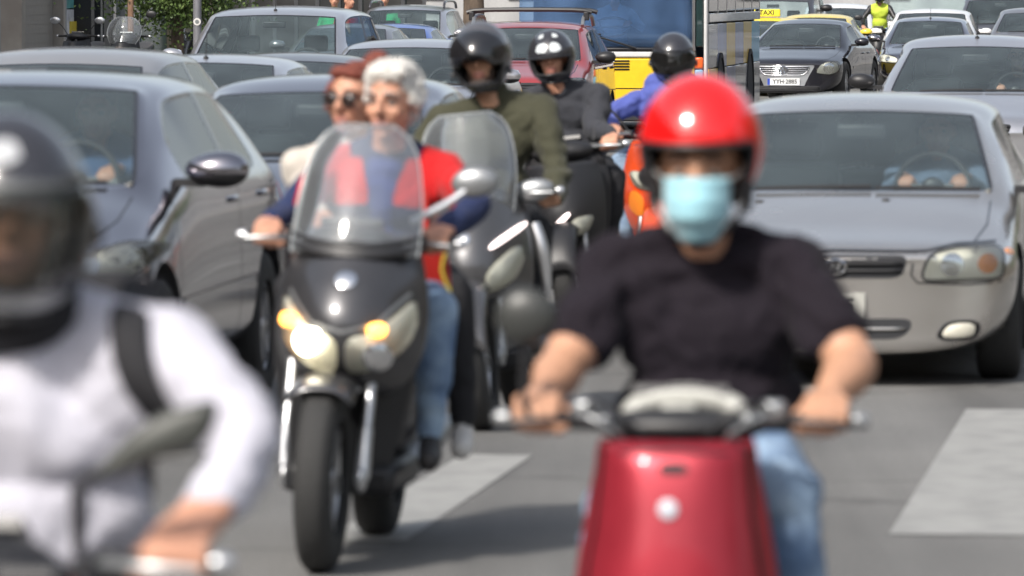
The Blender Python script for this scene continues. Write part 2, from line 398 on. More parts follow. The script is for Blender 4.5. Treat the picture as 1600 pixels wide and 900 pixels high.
def car(name, label, cat, px, s, P, m_paint, yaw=TH, group='cars stuck in the slow traffic', front=None, plate=None, driver=True, detail=1, dy=0):
    P = dict(dict(L=4.2, W=1.72, H=1.42, zc=.93, zh=1.33, zf=.74, zb=.95, yc=1.05, yh=1.95, yr=3.35, ye=3.9, wb=.70, wt=.56, rw=.30, yw=.80, wb_=2.5), **P)
    Y = YS(s); p = W(px, 450, Y); fr = Fr(p.x, Y, yaw)
    root = empty(name, fr.M); tag(root, label, cat, group)
    me = car_shell(P, m_paint)
    bvh = BVHTree.FromPolygons([v.co.copy() for v in me.vertices], [tuple(q.vertices) for q in me.polygons])
    pf, pt = proj_fn(bvh, 'front'), proj_fn(bvh, 'top'); ps = [proj_fn(bvh, 'side', k) for k in (1, -1)]
    body = split(me, [0, 4], 'body', [m_paint, m_lin], root)
    bl = B(); w2 = P['W']/2
    split(me, [3], 'window_trim', [m_trim], root)
    # inner lining so that the cabin reads dark behind the glass
    bm = bmesh.new(); bm.from_mesh(body.data)
    bmesh.ops.delete(bm, geom=[f for f in bm.faces if f.calc_center_median().y < P['yc']-.02 or f.calc_center_median().y > P['ye']], context='FACES')
    for v in bm.verts: v.co -= v.normal*.015
    for f in bm.faces: f.normal_flip()
    frombm('headlining', bm, m_head, root)
    # windscreen and windows as separate panes
    bm = bmesh.new(); bm.from_mesh(me)
    bmesh.ops.delete(bm, geom=[f for f in bm.faces if f.material_index not in (1, 2)], context='FACES')
    bm.faces.ensure_lookup_table(); seen = set(); comps = []
    for f in bm.faces:
        if f.index in seen: continue
        st = [f]; cp = []; seen.add(f.index)
        while st:
            g = st.pop(); cp.append(g)
            for e in g.edges:
                for h in e.link_faces:
                    if h.index not in seen: seen.add(h.index); st.append(h)
        comps.append(cp)
    for cp in comps:
        vid = {}; V = []; F = []
        for g in cp:
            ff = []
            for v in g.verts:
                if v.index not in vid: vid[v.index] = len(V); V.append(v.co.copy())
                ff.append(vid[v.index])
            F.append(ff)
        c = sum(V, Vector())/len(V)
        nm = ('windscreen' if c.y < P['yh'] else 'rear_window') if abs(c.x) < .2 else 'side_window'
        mk(nm, V, F, m_cglass if nm != 'side_window' else m_sglass, root)
    bm.free()
    # wheels
    for yw in (P['yw'], P['yw']+P['wb_']):
        for sd in (1, -1): wheel(root, sd*(w2-.115), yw, P['rw'], .20, sd, n=P.get('spokes', 7))
    # cabin
    zs = P['zc']-.32; d = B().box((0, P['yc']+.42, P['zc']-.12), (w2*1.66, .5, .16)); bevel(d.out('dashboard', m_dash, root), .05, 3)
    nr = 2 if P.get('fine') else 1
    for k, sd in enumerate((-1, 1)):
        b = B().box((sd*.36, P['yh']+.42, zs+.12), (.46, .16, .60), Matrix.Rotation(R(-14), 3, 'X')).box((sd*.36, P['yh']+.15, zs-.16), (.48, .5, .14))
        o = bevel(b.out('seat', m_seat, root), .05, 3)
        bevel(B().box((sd*.36, P['yh']+.52, min(zs+.53, P['H']-.16)), (.25, .10, .17), Matrix.Rotation(R(-10), 3, 'X')).out('headrest', m_seat, o), .035, 3)
    bevel(B().box((0, P['yr']-.15, zs+.1), (w2*1.5, .18, .55)).out('seat', m_seat, root), .06, 3)
    b = B(); c = Vector((.36, P['yh']-.16, P['zc']+.0)); rt = Matrix.Rotation(R(-25), 3, 'X')
    b.tube([c+rt @ Vector((math.cos(a)*.18, 0, math.sin(a)*.18)) for a in [2*math.pi*k/20 for k in range(21)]], .014)
    b.box(c, (.34, .02, .03), rt); b.box(c+rt @ Vector((0, 0, -.09)), (.03, .02, .17), rt); b.ell(c, (.06, .03, .05)); b.out('steering_wheel', m_black, root)
    bevel(B().box((0, P['yh']+.0, P['zh']-.115), (.24, .04, .065)).out('rear_view_mirror', m_black, root), .012)
    if detail:
        for x0, x1 in ((-.45, .1), (.12, .62)):      # wipers
            z0 = P['zc']+.012; V, F = [], []
            b = B(); pts = []
            for k in range(6):
                t = k/5; x = x0+(x1-x0)*t; p, n = pt(x, P['yc']+.05+.05*abs(x)+.02*t); pts.append(p+n*.018)
            b.tube(pts, .009, 6); b.out('wiper', m_black, root)
    for sd in (1, -1):
        zm = P.get('zm', P['zb']+.07); ym = P['yc']+.42; xm = w2+.10
        b = B(); b.ell((sd*xm, ym, zm), P.get('mirr', (.118, .08, .068)), nu=24, nv=16); mo = b.out('mirror_housing', P.get('mirm', m_paint), root)
        for v in mo.data.vertices:
            q = (v.co.x-sd*xm)*sd/.12; v.co.z = zm+(v.co.z-zm)*(1+.12*q)
        mo.data.materials.append(m_black)
        for p_ in mo.data.polygons:
            if p_.center.z < zm-.022: p_.material_index = 1
        for v in mo.data.vertices:
            if v.co.y > ym+.035: v.co.y = ym+.035
        B().box((sd*(w2-.015), ym+.02, zm-.055), (.13, .06, .035)).out('mirror_arm', m_black, mo)
        mk('mirror_glass', [(sd*xm+a*.095, ym+.037, zm+c*.055) for a, c in ((-1, -1), (1, -1), (1, 1), (-1, 1))], [(0, 1, 2, 3)], m_mirror, mo)
    # default face
    fs = front or {}
    if not fs.get('nofront'):
        zf = P['zf']; hl = fs.get('headlight', [(w2*.56, zf-.20), (w2*.93, zf-.17), (w2*.95, zf-.05), (w2*.80, zf-.045), (w2*.55, zf-.10)])
        for sd in (1, -1):
            h = patch('headlight', [(x*sd, z) for x, z in (hl if sd == 1 else hl[::-1])], pf, m_refl, root, off=.002)
            h2 = patch('lamp_lens', [(x*sd, z) for x, z in (hl if sd == 1 else hl[::-1])], pf, m_lens, h, off=.012, dome=.01)
            V, F = ribbon([(x*sd, z) for x, z in hl], .012, pf, .006, True, smooth=True); mk('lamp_gasket', V, F, m_trim, h)
            for bx, bz, br, bm_ in fs.get('bulbs', [(w2*.76, zf-.12, .05, m_chrome)]):
                patch('bulb', [(bx*sd+br*math.cos(a), bz+br*math.sin(a)) for a in [2*math.pi*k/10 for k in range(10)]], pf, bm_, h, off=.006, rnd=1)
        for gi, (pl, bars, fm, bm_) in enumerate(fs.get('grilles', [([(-.34, zf-.20), (.34, zf-.20), (.40, zf-.09), (-.40, zf-.09)], 3, None, m_black), ([(-.5, .25), (.5, .25), (.46, .36), (-.46, .36)], 2, None, m_black)])):
            g = patch('grille', pl, pf, fm if bars == 0 and fm else m_lin, root, off=.002+.003*gi, rnd=2)
            x0, x1 = min(p[0] for p in pl)+.03, max(p[0] for p in pl)-.03; z0, z1 = min(p[1] for p in pl), max(p[1] for p in pl)
            for k in range(bars):
                z = z0+(z1-z0)*(k+1)/(bars+1); V, F = ribbon([(x0+(.07*(bars-k)/bars if x1 > .4 and bm_ is m_chrome else 0), z), (x1-(.07*(bars-k)/bars if x1 > .4 and bm_ is m_chrome else 0), z)], .010 if bm_ is m_chrome else .014, pf, .011); o = mk('grille_bar', V, F, bm_, g); solid(o, .006, 0)
            if fm and bars: V, F = ribbon(pl, .016, pf, .012, True, smooth=True); solid(mk('grille_frame', V, F, fm, g), .008, 0)
        zp = fs.get('plate_z', .46); pw, ph = (.26, .055)
        if plate is not None:
            p0, n0 = pf(0, zp); pt_ = B().box((0, p0.y-.012, zp), (2*pw, .012, 2*ph)).out('number_plate', m_white, root); pt_.rotation_euler = (0, 0, 0)
            B().box((-pw+.02, p0.y-.0195, zp), (.042, .002, 2*ph-.006)).out('blue_band', mat('plate_blue', (.02, .06, .4), .5), pt_)
            textmesh(plate, .095, m_black, pt_, Matrix.Translation((.022, p0.y-.0195, zp)) @ FRONT, bold=.0015)
        V, F = [], []
        zz = zf-.02
    # panel gaps: bonnet outline, doors
    if detail:
        def GA(V, F): mk('panel_gap', V, F, m_trim, root)
        hx = w2*.80
        for sd in (1, -1):
            V, F = ribbon([(hx*.72*sd, .16), (hx*.92*sd, .35), (hx*sd, .7), (hx*1.0*sd, P['yc']+.02)], .008, pt, .0018); GA(V, F)
            pp = ps[0 if sd == 1 else 1]; yb = P.get('yb', (P['yh']+P['yr'])/2); y0 = P['yc']+.22; y3 = P['yr']+.05
            for ln in ([(y0, P['zb']-.02), (y0-.02, .35)], [(yb, P['zb']-.01), (yb, .35)], [(y0, .33), (y3-.35, .33)], [(y3, P['zb']-.01), (y3-.02, .75)]):
                V, F = ribbon(ln, .008, pp, .0018); GA(V, F)
            V, F = ribbon([(y0+.03, .56), (y3-.2, .58)], .035, pp, .006); mk('side_moulding', V, F, P.get('mirm', m_paint), root)
        for sd in (1, -1):
            pp = ps[0 if sd == 1 else 1]; yb = P.get('yb', (P['yh']+P['yr'])/2)
            for y in (yb-.16, P['yr']-.15):
                p, n = pp(y, P['zb']-.10); B().ell(p+n*.012, (.014, .085, .016)).out('door_handle', P.get('mirm', m_paint), root)
    if P.get('antenna'):
        ax, ay = P['antenna']; p, n = pt(ax, ay); B().ell(p, (.02, .03, .02)).tube([p, p+Vector((0, .05, .2))], .0035, 5).out('antenna', m_black, root)
    for k, sd in enumerate((1, -1)):
        patch('tail_lamp', [(P['L']-.30, P['zb']-.16), (P['L']-.10, P['zb']-.16), (P['L']-.10, P['zb']-.02), (P['L']-.30, P['zb']-.04)][::1], ps[k], m_red, root, off=.004)
    bpy.data.meshes.remove(me)
    return root, fr, P, pf, pt, ps
# ------------------------------------------------------------ people
def caps(b, p0, r0, p1, r1, n=14):
    p0, p1 = Vector(p0), Vector(p1); d = p1-p0; L = d.length
    if L < 1e-5: b.ell(p0, (r0,)*3, nu=n, nv=8); return
    t = d/L; pts, rs = [], []
    for k in range(5): a = math.pi/2*(1-k/4); pts.append(p0-t*r0*math.sin(a)); rs.append(max(r0*math.cos(a), 1e-4))
    for k in range(5): a = math.pi/2*k/4; pts.append(p1+t*r1*math.sin(a)); rs.append(max(r1*math.cos(a), 1e-4))
    b.tube(pts, rs, n)
class Body:
    def __init__(s): s.C = []; s.E = []
    def cap(s, tg, p0, r0, p1, r1): s.C.append((tg, Vector(p0), r0, Vector(p1), r1))
    def chain(s, tg, pts, rs):
        for i in range(len(pts)-1): s.cap(tg, pts[i], rs[i], pts[i+1], rs[i+1])
    def ell(s, tg, c, r, rot=None): s.E.append((tg, Vector(c), r, rot))
    def build(s, name, mats, parent, voxel=.008, smooth=3, folds=.006, fscale=11., zone=None, dents=(), sm_fac=.5):
        b = B()
        for t, p0, r0, p1, r1 in s.C: caps(b, p0, r0, p1, r1)
        for t, c, r, rot in s.E: b.ell(c, r, rot, 18, 12)
        me = bpy.data.meshes.new('t'); me.from_pydata([tuple(v) for v in b.V], [], b.F)
        o = link(bpy.data.objects.new('t', me))
        m = o.modifiers.new('r', 'REMESH'); m.mode = 'VOXEL'; m.voxel_size = voxel; m.adaptivity = 0
        m = o.modifiers.new('s', 'SMOOTH'); m.factor = sm_fac; m.iterations = smooth
        me = evalmesh(o); drop(o)
        n = len(me.vertices); co = np.empty(n*3); me.vertices.foreach_get('co', co); co = co.reshape(-1, 3)
        tags = sorted({x[0] for x in s.C} | {x[0] for x in s.E}); best = np.full(n, 9.); bt = np.zeros(n, int)
        for t, p0, r0, p1, r1 in s.C:
            a, d = np.array(p0), np.array(p1-p0); q = max(d @ d, 1e-9); u = np.clip(((co-a) @ d)/q, 0, 1)
            ds = np.linalg.norm(co-a-u[:, None]*d, axis=1)-(r0+(r1-r0)*u); k = ds < best; best[k] = ds[k]; bt[k] = tags.index(t)
        for t, c, r, rot in s.E:
            v = co-np.array(c)
            if rot: v = v @ np.array(rot)
            ds = (np.linalg.norm(v/np.array(r), axis=1)-1)*min(r); k = ds < best; best[k] = ds[k]; bt[k] = tags.index(t)
        tg = [tags[i] for i in bt]
        if zone: tg = [zone(Vector(co[i]), tg[i]) for i in range(n)]
        nr = np.empty(n*3); me.vertices.foreach_get('normal', nr); nr = nr.reshape(-1, 3); cloth = {'top', 'bottom', 'top2', 'top3'}
        for i in range(n):
            if tg[i] in cloth and folds:
                p = Vector(co[i]); f = folds if tg[i] != 'bottom' else folds*.7
                w_ = noise.noise(Vector((p.x*.5, p.y*.6, p.z*1.2))*fscale+Vector((noise.noise(p*4), 0, noise.noise(p*3+Vector((5, 5, 5)))))*1.5)
                w2 = abs(noise.noise(p*fscale*1.6+Vector((3, 7, 1))))
                co[i] += nr[i]*(f*w_*1.6-f*.9*w2+f*.3)
        for c, rad, dv in dents:
            d = np.linalg.norm(co-np.array(c), axis=1); g = np.exp(-(d/rad)**2); co += g[:, None]*np.array(dv)
        me.vertices.foreach_set('co', co.reshape(-1)); names = list(mats.keys()); me.materials.clear()
        for k in names: me.materials.append(mats[k])
        pv = [names.index(t) if t in names else 0 for t in tg]
        for p in me.polygons:
            v = sorted(pv[j] for j in p.vertices); p.material_index = v[len(v)//2]; p.use_smooth = True
        me.update(); return link(bpy.data.objects.new(name, me), parent)
def ik(a, b, l1, l2, pole):
    a, b, pole = Vector(a), Vector(b), Vector(pole); d = b-a; L = min(d.length, (l1+l2)*.999); t = d.normalized()
    x = (l1*l1-l2*l2+L*L)/(2*L); h = math.sqrt(max(l1*l1-x*x, 0)); p = (pole-t*pole.dot(t)).normalized(); return a+t*x+p*h
def head_parts(bd, c, Rh, k=1.0, skin='skin', jaw=1., nose=1., wide=1.):
    def T(x, y, z): return Vector(c)+Rh @ (Vector((x*wide, y, z))*k)
    rt = Rh
    bd.ell(skin, T(0, .015, .035), (.076*k*wide, .098*k, .086*k), rt); bd.ell(skin, T(0, -.02, -.03), (.063*k*wide, .076*k, .083*k), rt)
    bd.ell(skin, T(0, -.035, -.082), (.046*k*jaw*wide, .052*k, .034*k), rt); bd.ell(skin, T(0, -.076, -.102), (.019*k*jaw, .016*k, .016*k), rt)
    bd.cap(skin, T(0, -.092, .012), .009*k, T(0, -.12*nose, -.026), .0135*k)
    for s in (-1, 1):
        bd.ell(skin, T(s*.013, -.103, -.030), (.009*k,)*3); bd.cap(skin, T(s*.048, -.076, .026), .010*k, T(s*.012, -.090, .022), .010*k)
        bd.ell(skin, T(s*.038, -.068, -.028), (.022*k, .018*k, .020*k)); bd.ell(skin, T(s*.081, .012, -.008), (.010*k, .021*k, .031*k), rt)
    bd.cap('lip', T(-.021, -.092, -.064), .0065*k, T(.021, -.092, -.064), .0065*k); bd.cap('lip', T(-.017, -.091, -.075), .008*k, T(.017, -.091, -.075), .008*k)
    return T
def eyes(T, root, k=1., brow=(.05, .04, .035), brw=.0042):
    mw = mat('eye_white', (.30, .26, .24), .25); mi = mat('iris', (.05, .03, .02), .15)
    for s in (-1, 1):
        e = B().ell(T(s*.031, -.0765, .000), (.0125*k, .0125*k, .0095*k), nu=14, nv=10).out('eye', mw, root, sharp=None)
        B().ell(T(s*.031, -.0865, .000), (.0065*k, .0045*k, .0065*k), nu=10, nv=8).out('iris', mi, e, sharp=None)
        B().tube([T(s*.052, -.084, .026), T(s*.034, -.101, .033), T(s*.014, -.101, .028)], brw*k, 6, 3).out('eyebrow', mat('brow_%d' % int(brow[0]*1000), brow, .8), root)
    return
def hand_bones(bd, g, s, wr, tg='skin', k=1., curl=1.):
    """fingers closed round a grip that runs along X; s=-1 image left; wr = wrist"""
    g = Vector(g); k2 = k
    kn = []
    for i, a in enumerate((.036, .012, -.012, -.035)):      # index (inner) to little (outer)
        ln = (1., 1.08, 1.0, .82)[i]; r = (.0098, .0100, .0095, .0085)[i]*k
        x = -s*a*k
        K = g+Vector((x, .012, .034+(.003 if i in (1, 2) else 0)))*1.0
        P1 = g+Vector((x*1.02, -.034*ln, .016)); P2 = g+Vector((x*1.02, -.034*ln, -.014)); P3 = g+Vector((x, -.008, -.030*ln))
        bd.chain(tg, [K, P1, P2, P3], [r*1.12, r*1.06, r, r*.9]); kn.append(K)
        bd.cap(tg, Vector(wr)+Vector((x*.55, 0, 0)), .019*k, K, .0125*k)
    bd.cap(tg, wr, .024*k, g+Vector((0, .03, .032)), .021*k)
    b0 = Vector(wr)+Vector((-s*.026*k, -.015, -.012)); b1 = g+Vector((-s*.056*k, .020, .008)); b2 = g+Vector((-s*.060*k, -.014, -.016)); b3 = g+Vector((-s*.050*k, -.034, -.026))
    bd.chain(tg, [b0, b1, b2, b3], [.016*k, .0125*k, .011*k, .0095*k])
def rider(name, label, fr, P, mats, group=None, zone=None):
    D = dict(hip=(0, .98, .86), hw=.10, chest=(0, .90, 1.20), neck=(0, .87, 1.37), head=(0, .82, 1.52), sw=.19, gl=(-.30, .44, 1.03), gr=(.30, .44, 1.03),
             al=(-.16, .60, .36), ar=(.16, .60, .36), bulk=1., voxel=.008, folds=.007, hands=1., ua=.30, fa=.27, yawh=0, pitchh=0, rollh=0, sleeves='long', hk=1., poleA=.9, kneeo=.5, face=True, armr=1., belly=1., headrot=None)
    D.update(P); h = {k: (Vector(v) if isinstance(v, tuple) else v) for k, v in D.items()}; q = h['bulk']
    yp = h['hip'].y; root = empty(name, fr.M @ Matrix.Translation((h['hip'].x, yp, 0))); tag(root, label, 'person', group)
    O = Vector((h['hip'].x, yp, 0)); bd = Body()
    def X(v): return Vector(v)-O
    hip, ch, nk, hd = X(h['hip']), X(h['chest']), X(h['neck']), X(h['head'])
    bd.ell('bottom', hip, (.165*q, .13*q, .12)); mid = hip.lerp(ch, .45)+Vector((0, -.015, 0))
    bd.ell('top', mid, (.155*q*h['belly'], .125*q*h['belly'], .15)); bd.ell('top', ch, (.17*q, .125*q, .17)); bd.ell('top', hip+Vector((0, 0, .08)), (.16*q, .13*q, .09))
    rS = .062*q; S = {}
    tw = h.get('shy', 0)
    for s in (-1, 1): S[s] = Vector((nk.x+s*h['sw'], nk.y+.01, nk.z-.085+(h.get('shz', 0)*s)))
    bd.cap('top', S[-1], rS, S[1], rS)
    for s in (-1, 1): bd.cap('top', nk+Vector((s*.03, .01, -.02)), .055, S[s]+Vector((-s*.01, 0, .005)), rS*.85); bd.cap('top', ch+Vector((s*.07, -.02, -.02)), .10*q, S[s]+Vector((-s*.05, 0, -.04)), .08*q)
    bd.cap('skin', nk+Vector((0, 0, -.04)), .058, hd+Vector((0, .01, -.05)), .054)
    if h.get('collar'): bd.cap('top', nk+Vector((0, .02, -.03)), .075, nk+Vector((0, .0, h['collar'])), .070)
    for s, gk in ((-1, 'gl'), (1, 'gr')):
        if h[gk] is None: continue
        g = X(h[gk]); wr = g+Vector((s*.012, .088, .040))
        if h.get('wr'+gk[1]) is not None: wr = X(h['wr'+gk[1]])
        el = h.get('e'+gk[1]); el = X(el) if el is not None else ik(S[s], wr, h['ua'], h['fa'], (s*h['poleA'], .25, -.75))
        ar = h['armr']; lt = h['sleeves'] == 'long'
        if lt:
            bd.cap('top', S[s], rS, el, .050*q*ar); bd.cap('top', el, .050*q*ar, wr.lerp(el, .12), .036*q*ar)
            bd.cap('skin', wr.lerp(el, .3), .026, wr, .024)
        else:
            mm = S[s].lerp(el, .62); bd.cap('top', S[s], rS*1.05, mm, .066*q*ar); bd.cap('skin', S[s].lerp(el, .5), .052*q*ar, el, .044*q*ar); bd.chain('skin', [el, el.lerp(wr, .3), wr], [.044*q*ar, .047*q*ar, .028])
        hand_bones(bd, g, s, wr, 'glove' if h.get('gloves') else 'skin', h['hands'])
    F = {}
    for s, ak in ((-1, 'al'), (1, 'ar')):
        if h[ak] is None: continue
        an = X(h[ak]); hj = hip+Vector((s*h['hw'], -.02, -.02)); kn = h.get('k'+ak[1]); kn = X(kn) if kn is not None else ik(hj, an, .43, .43, (s*h['kneeo'], -1, .9))
        bd.cap('bottom', hj, .092*q, kn, .066*q); bd.chain('bottom', [kn, kn.lerp(an, .35), an+Vector((0, 0, .04))], [.066*q, .062*q, .046])
        bd.cap('skin', an+Vector((0, 0, .05)), .034, an, .032); fd = h.get('footdir', Vector((s*.12, -1, 0))); fd = Vector(fd).normalized()
        bd.cap('shoe', an+Vector((0, .03, -.05)), .040, an+fd*.15+Vector((0, 0, -.055)), .036); bd.cap('shoe', an+Vector((0, .01, -.01)), .038, an+fd*.07+Vector((0, 0, -.04)), .038); F[s] = an
    Rh = (Matrix.Rotation(h['yawh'], 3, 'Z') @ Matrix.Rotation(h['pitchh'], 3, 'X') @ Matrix.Rotation(h['rollh'], 3, 'Y'))
    T = head_parts(bd, hd, Rh, h['hk'], wide=h.get('wide', 1.), jaw=h.get('jaw', 1.))
    dents = [(T(s*.031, -.095, .002), .014, Rh @ Vector((0, .012, 0))) for s in (-1, 1)]
    mt = dict(skin=m_skin, lip=m_lip, top=m_black, bottom=m_dark_tr, shoe=m_shoe, glove=m_black); mt.update(mats)
    zf = (lambda p, t: zone(p+O, t)) if zone else None
    body = bd.build('body', mt, root, h['voxel'], 3, h['folds'], zone=zf, dents=dents)
    if h['face']: eyes(T, root, h['hk'], brow=h.get('brow', (.05, .04, .035)))
    return root, O, T, Rh, hd
# helmet: a shell round the head; directions az (0 = forward, -Y) and el
def helmet(parent, c, Rh, m_shell, kind='full', a=.132, b=.158, hh=.150, chin=.03, visor='closed', m_visor=None, zlo=-26, zhi=17, azo=64, low=-58, name='helmet', lining=None):
    c = Vector(c)
    def P(az, el, k=1.):
        x = a*math.cos(el)*math.sin(az); y = -b*math.cos(el)*math.cos(az); z = hh*math.sin(el)
        f = max(0, math.cos(az))**1.5
        if el < 0: q = -el/1.2; y -= chin*f*q*(1 if kind == 'full' else 0); x *= 1-.05*q; z *= 1-.10*(0 if kind == 'full' else 1)
        if kind == 'full' and el < 0: y *= 1+.10*f*(-el)
        return c+Rh @ (Vector((x, y, z))*k)
    els = sorted(set([low, zlo, zhi]+[low+(zlo-low)*k/6 for k in range(1, 6)]+[zlo+(zhi-zlo)*k/5 for k in range(1, 5)]+[zhi+(90-zhi)*k/10 for k in range(1, 10)]+[89.7]))
    azs = sorted(set([-azo, azo]+[-azo+2*azo*k/14 for k in range(1, 14)]+[azo+(360-2*azo)*k/26 for k in range(1, 26)]))
    V = []; F = []; na, ne = len(azs), len(els)
    for e in els:
        for z in azs: V.append(P(R(z), R(e)))
    for i in range(ne-1):
        for j in range(na):
            k = (j+1) % na; z0 = azs[j]; inn = (z0 >= -azo-1e-6 and azs[k] <= azo+1e-6 and azs[k] > z0)
            em = (els[i]+els[i+1])/2
            op = inn and (zlo < em < zhi if kind == 'full' else em < zhi)
            if not op: F.append((i*na+j, i*na+k, (i+1)*na+k, (i+1)*na+j))
    F.append(tuple((ne-1)*na+j for j in range(na)))
    o = mk(name, V, F, [m_shell, lining or m_lin, m_black], parent); solid(o, .022, -1 if True else 1, 1)
    # make sure the outside is outside
    bm = bmesh.new(); bm.from_mesh(o.data); bmesh.ops.recalc_face_normals(bm, faces=bm.faces)
    f = max(bm.faces, key=lambda f: f.calc_center_median().z)
    if f.normal.dot(Rh @ Vector((0, 0, 1))) < 0: bmesh.ops.reverse_faces(bm, faces=bm.faces)
    bm.to_mesh(o.data); bm.free(); subd(o, 1)
    eb = B()   # rubber edge round the opening
    if kind == 'full': ring = [P(R(z), R(zhi), 1.004) for z in np.linspace(-azo, azo, 16)]+[P(R(azo), R(e), 1.004) for e in np.linspace(zhi, zlo, 8)[1:-1]]+[P(R(z), R(zlo), 1.004) for z in np.linspace(azo, -azo, 16)]+[P(R(-azo), R(e), 1.004) for e in np.linspace(zlo, zhi, 8)[1:]]
    else: ring = [P(R(-azo), R(e), 1.004) for e in np.linspace(low, zhi, 8)]+[P(R(z), R(zhi), 1.004) for z in np.linspace(-azo, azo, 16)[1:-1]]+[P(R(azo), R(e), 1.004) for e in np.linspace(zhi, low, 8)]
    eb.tube(ring, .006, 6).out('edge_seal', m_black, o)
    eb = B().tube([P(R(z), R(low), 1.003) for z in (np.linspace(-180, 180, 50) if kind == 'full' else np.linspace(azo, 360-azo, 40))], .007, 6).out('edge_seal', m_black, o)
    if visor:
        up = {'closed': 0, 'half': 22, 'up': 52}.get(visor, visor); R2 = Matrix.Rotation(R(-up), 3, 'X')
        V = []; nz_, nx = 9, 22; l0, l1, aa = zlo-3, zhi+6, azo+14
        for i in range(nz_):
            for j in range(nx):
                az = -aa+2*aa*j/(nx-1); e = l0+(l1-l0)*i/(nz_-1); kk = abs(az)/aa
                if kk > .75: e = (l0+l1)/2+(e-(l0+l1)/2)*(1-(kk-.75)*2.6)
                v = Rh.inverted() @ (P(R(az), R(e), 1.05)-c); V.append(c+Rh @ (R2 @ v))
        vo = mk('visor', V, ogrid(nx, nz_), m_visor or m_vis, parent); solid(vo, .003, 0)
        for s in (-1, 1): B().lathe([(0, s*.012), (.018, s*.010), (.020, 0)], (0, 0, 0), 'X', 16).out('visor_pivot', m_black, vo).location = P(R(s*(azo+22)), R((zlo+zhi)/2), 1.04)
    return o, P
m_vis = glass('smoked_visor', (.22, .22, .23), .03, .05, (.2, .2, .2), 1.6)
m_clear = glass('clear_screen', (.88, .90, .91), .05, .13, (.62, .66, .70), 1.4)

# ------------------------------------------------------------ scooters and motorcycles
class Shell:
    def __init__(s, rows, x0=0.): s.x0 = x0; s.r = sorted(rows); s.z = [r[0] for r in s.r]; s.D = [catmull([Vector((r[0], r[1], r[2])) for r in s.r], 6), catmull([Vector((r[0], r[3], r[4])) for r in s.r], 6)]; s.zz = [v.x for v in s.D[0]]
    def row(s, z):
        return [float(np.interp(z, s.zz, [v[k] for v in s.D[q]])) for q, k in ((0, 1), (0, 2), (1, 1), (1, 2))]
    def y(s, x, z):
        w_, yc, ye, e = s.row(z); return yc+(ye-yc)*min(abs(x)/max(w_, .001), 1.25)**e
    def proj(s, x, z):
        y = s.y(x, z); h = .004; dx = (s.y(x+h, z)-s.y(x-h, z))/(2*h); dz = (s.y(x, z+h)-s.y(x, z-h))/(2*h); return Vector((x+s.x0, y, z)), Vector((dx, -1, dz)).normalized()
    def mesh(s, name, m, parent, nx=22, nz=24, t=.006, off=-1, cutf=None):
        z0, z1 = s.z[0], s.z[-1]; V = []
        for i in range(nz):
            z = z0+(z1-z0)*i/(nz-1); w_ = s.row(z)[0]
            for j in range(nx):
                u = math.sin(math.pi/2*(2*j/(nx-1)-1)); V.append((u*w_+s.x0, s.y(u*w_, z), z))
        F = ogrid(nx, nz)
        if cutf: F = [f for f in F if not cutf(sum((Vector(V[i]) for i in f), Vector())/4)]
        o = mk(name, V, F, m, parent); solid(o, t, off); return o
def shift_rows(rows, dz=0, sx=1., dy=0, sz=1.): return [(z*sz+dz, w_*sx, yc+dy, ye+dy, e) for z, w_, yc, ye, e in rows]
m_led = mat('daylight_led', (1, .9, .88), .3, emit=(1, .82, .78), estr=2)
m_lamp = mat('lit_headlamp', (1, .95, .8), .2, emit=(1, .90, .70), estr=9)
m_ind = mat('lit_indicator', (1, .5, .1), .3, emit=(1, .42, .07), estr=4)
def mirror(root, base, c, r=(.085, .022, .055), roll=0, mc=None, stem=None, stem_r=.007, sub=None, name='mirror'):
    base, c = Vector(base), Vector(c); b = B(); rot = Matrix.Rotation(roll, 3, 'Y')
    b.ell(c, r, rot, 20, 12); h = b.out(name, mc or m_black, root)
    V = [c+rot @ Vector((r[0]*.88*math.cos(a), r[1]*.6+.006, r[2]*.84*math.sin(a))) for a in [2*math.pi*k/20 for k in range(20)]]
    mk('mirror_glass', V, [tuple(range(20))], m_mirror, h)
    if stem is None: stem = [base, base.lerp(c, .5)+Vector((0, 0, .03)), c]
    B().tube(stem, stem_r, 8, 5).out('mirror_stem', sub or m_black, h); return h
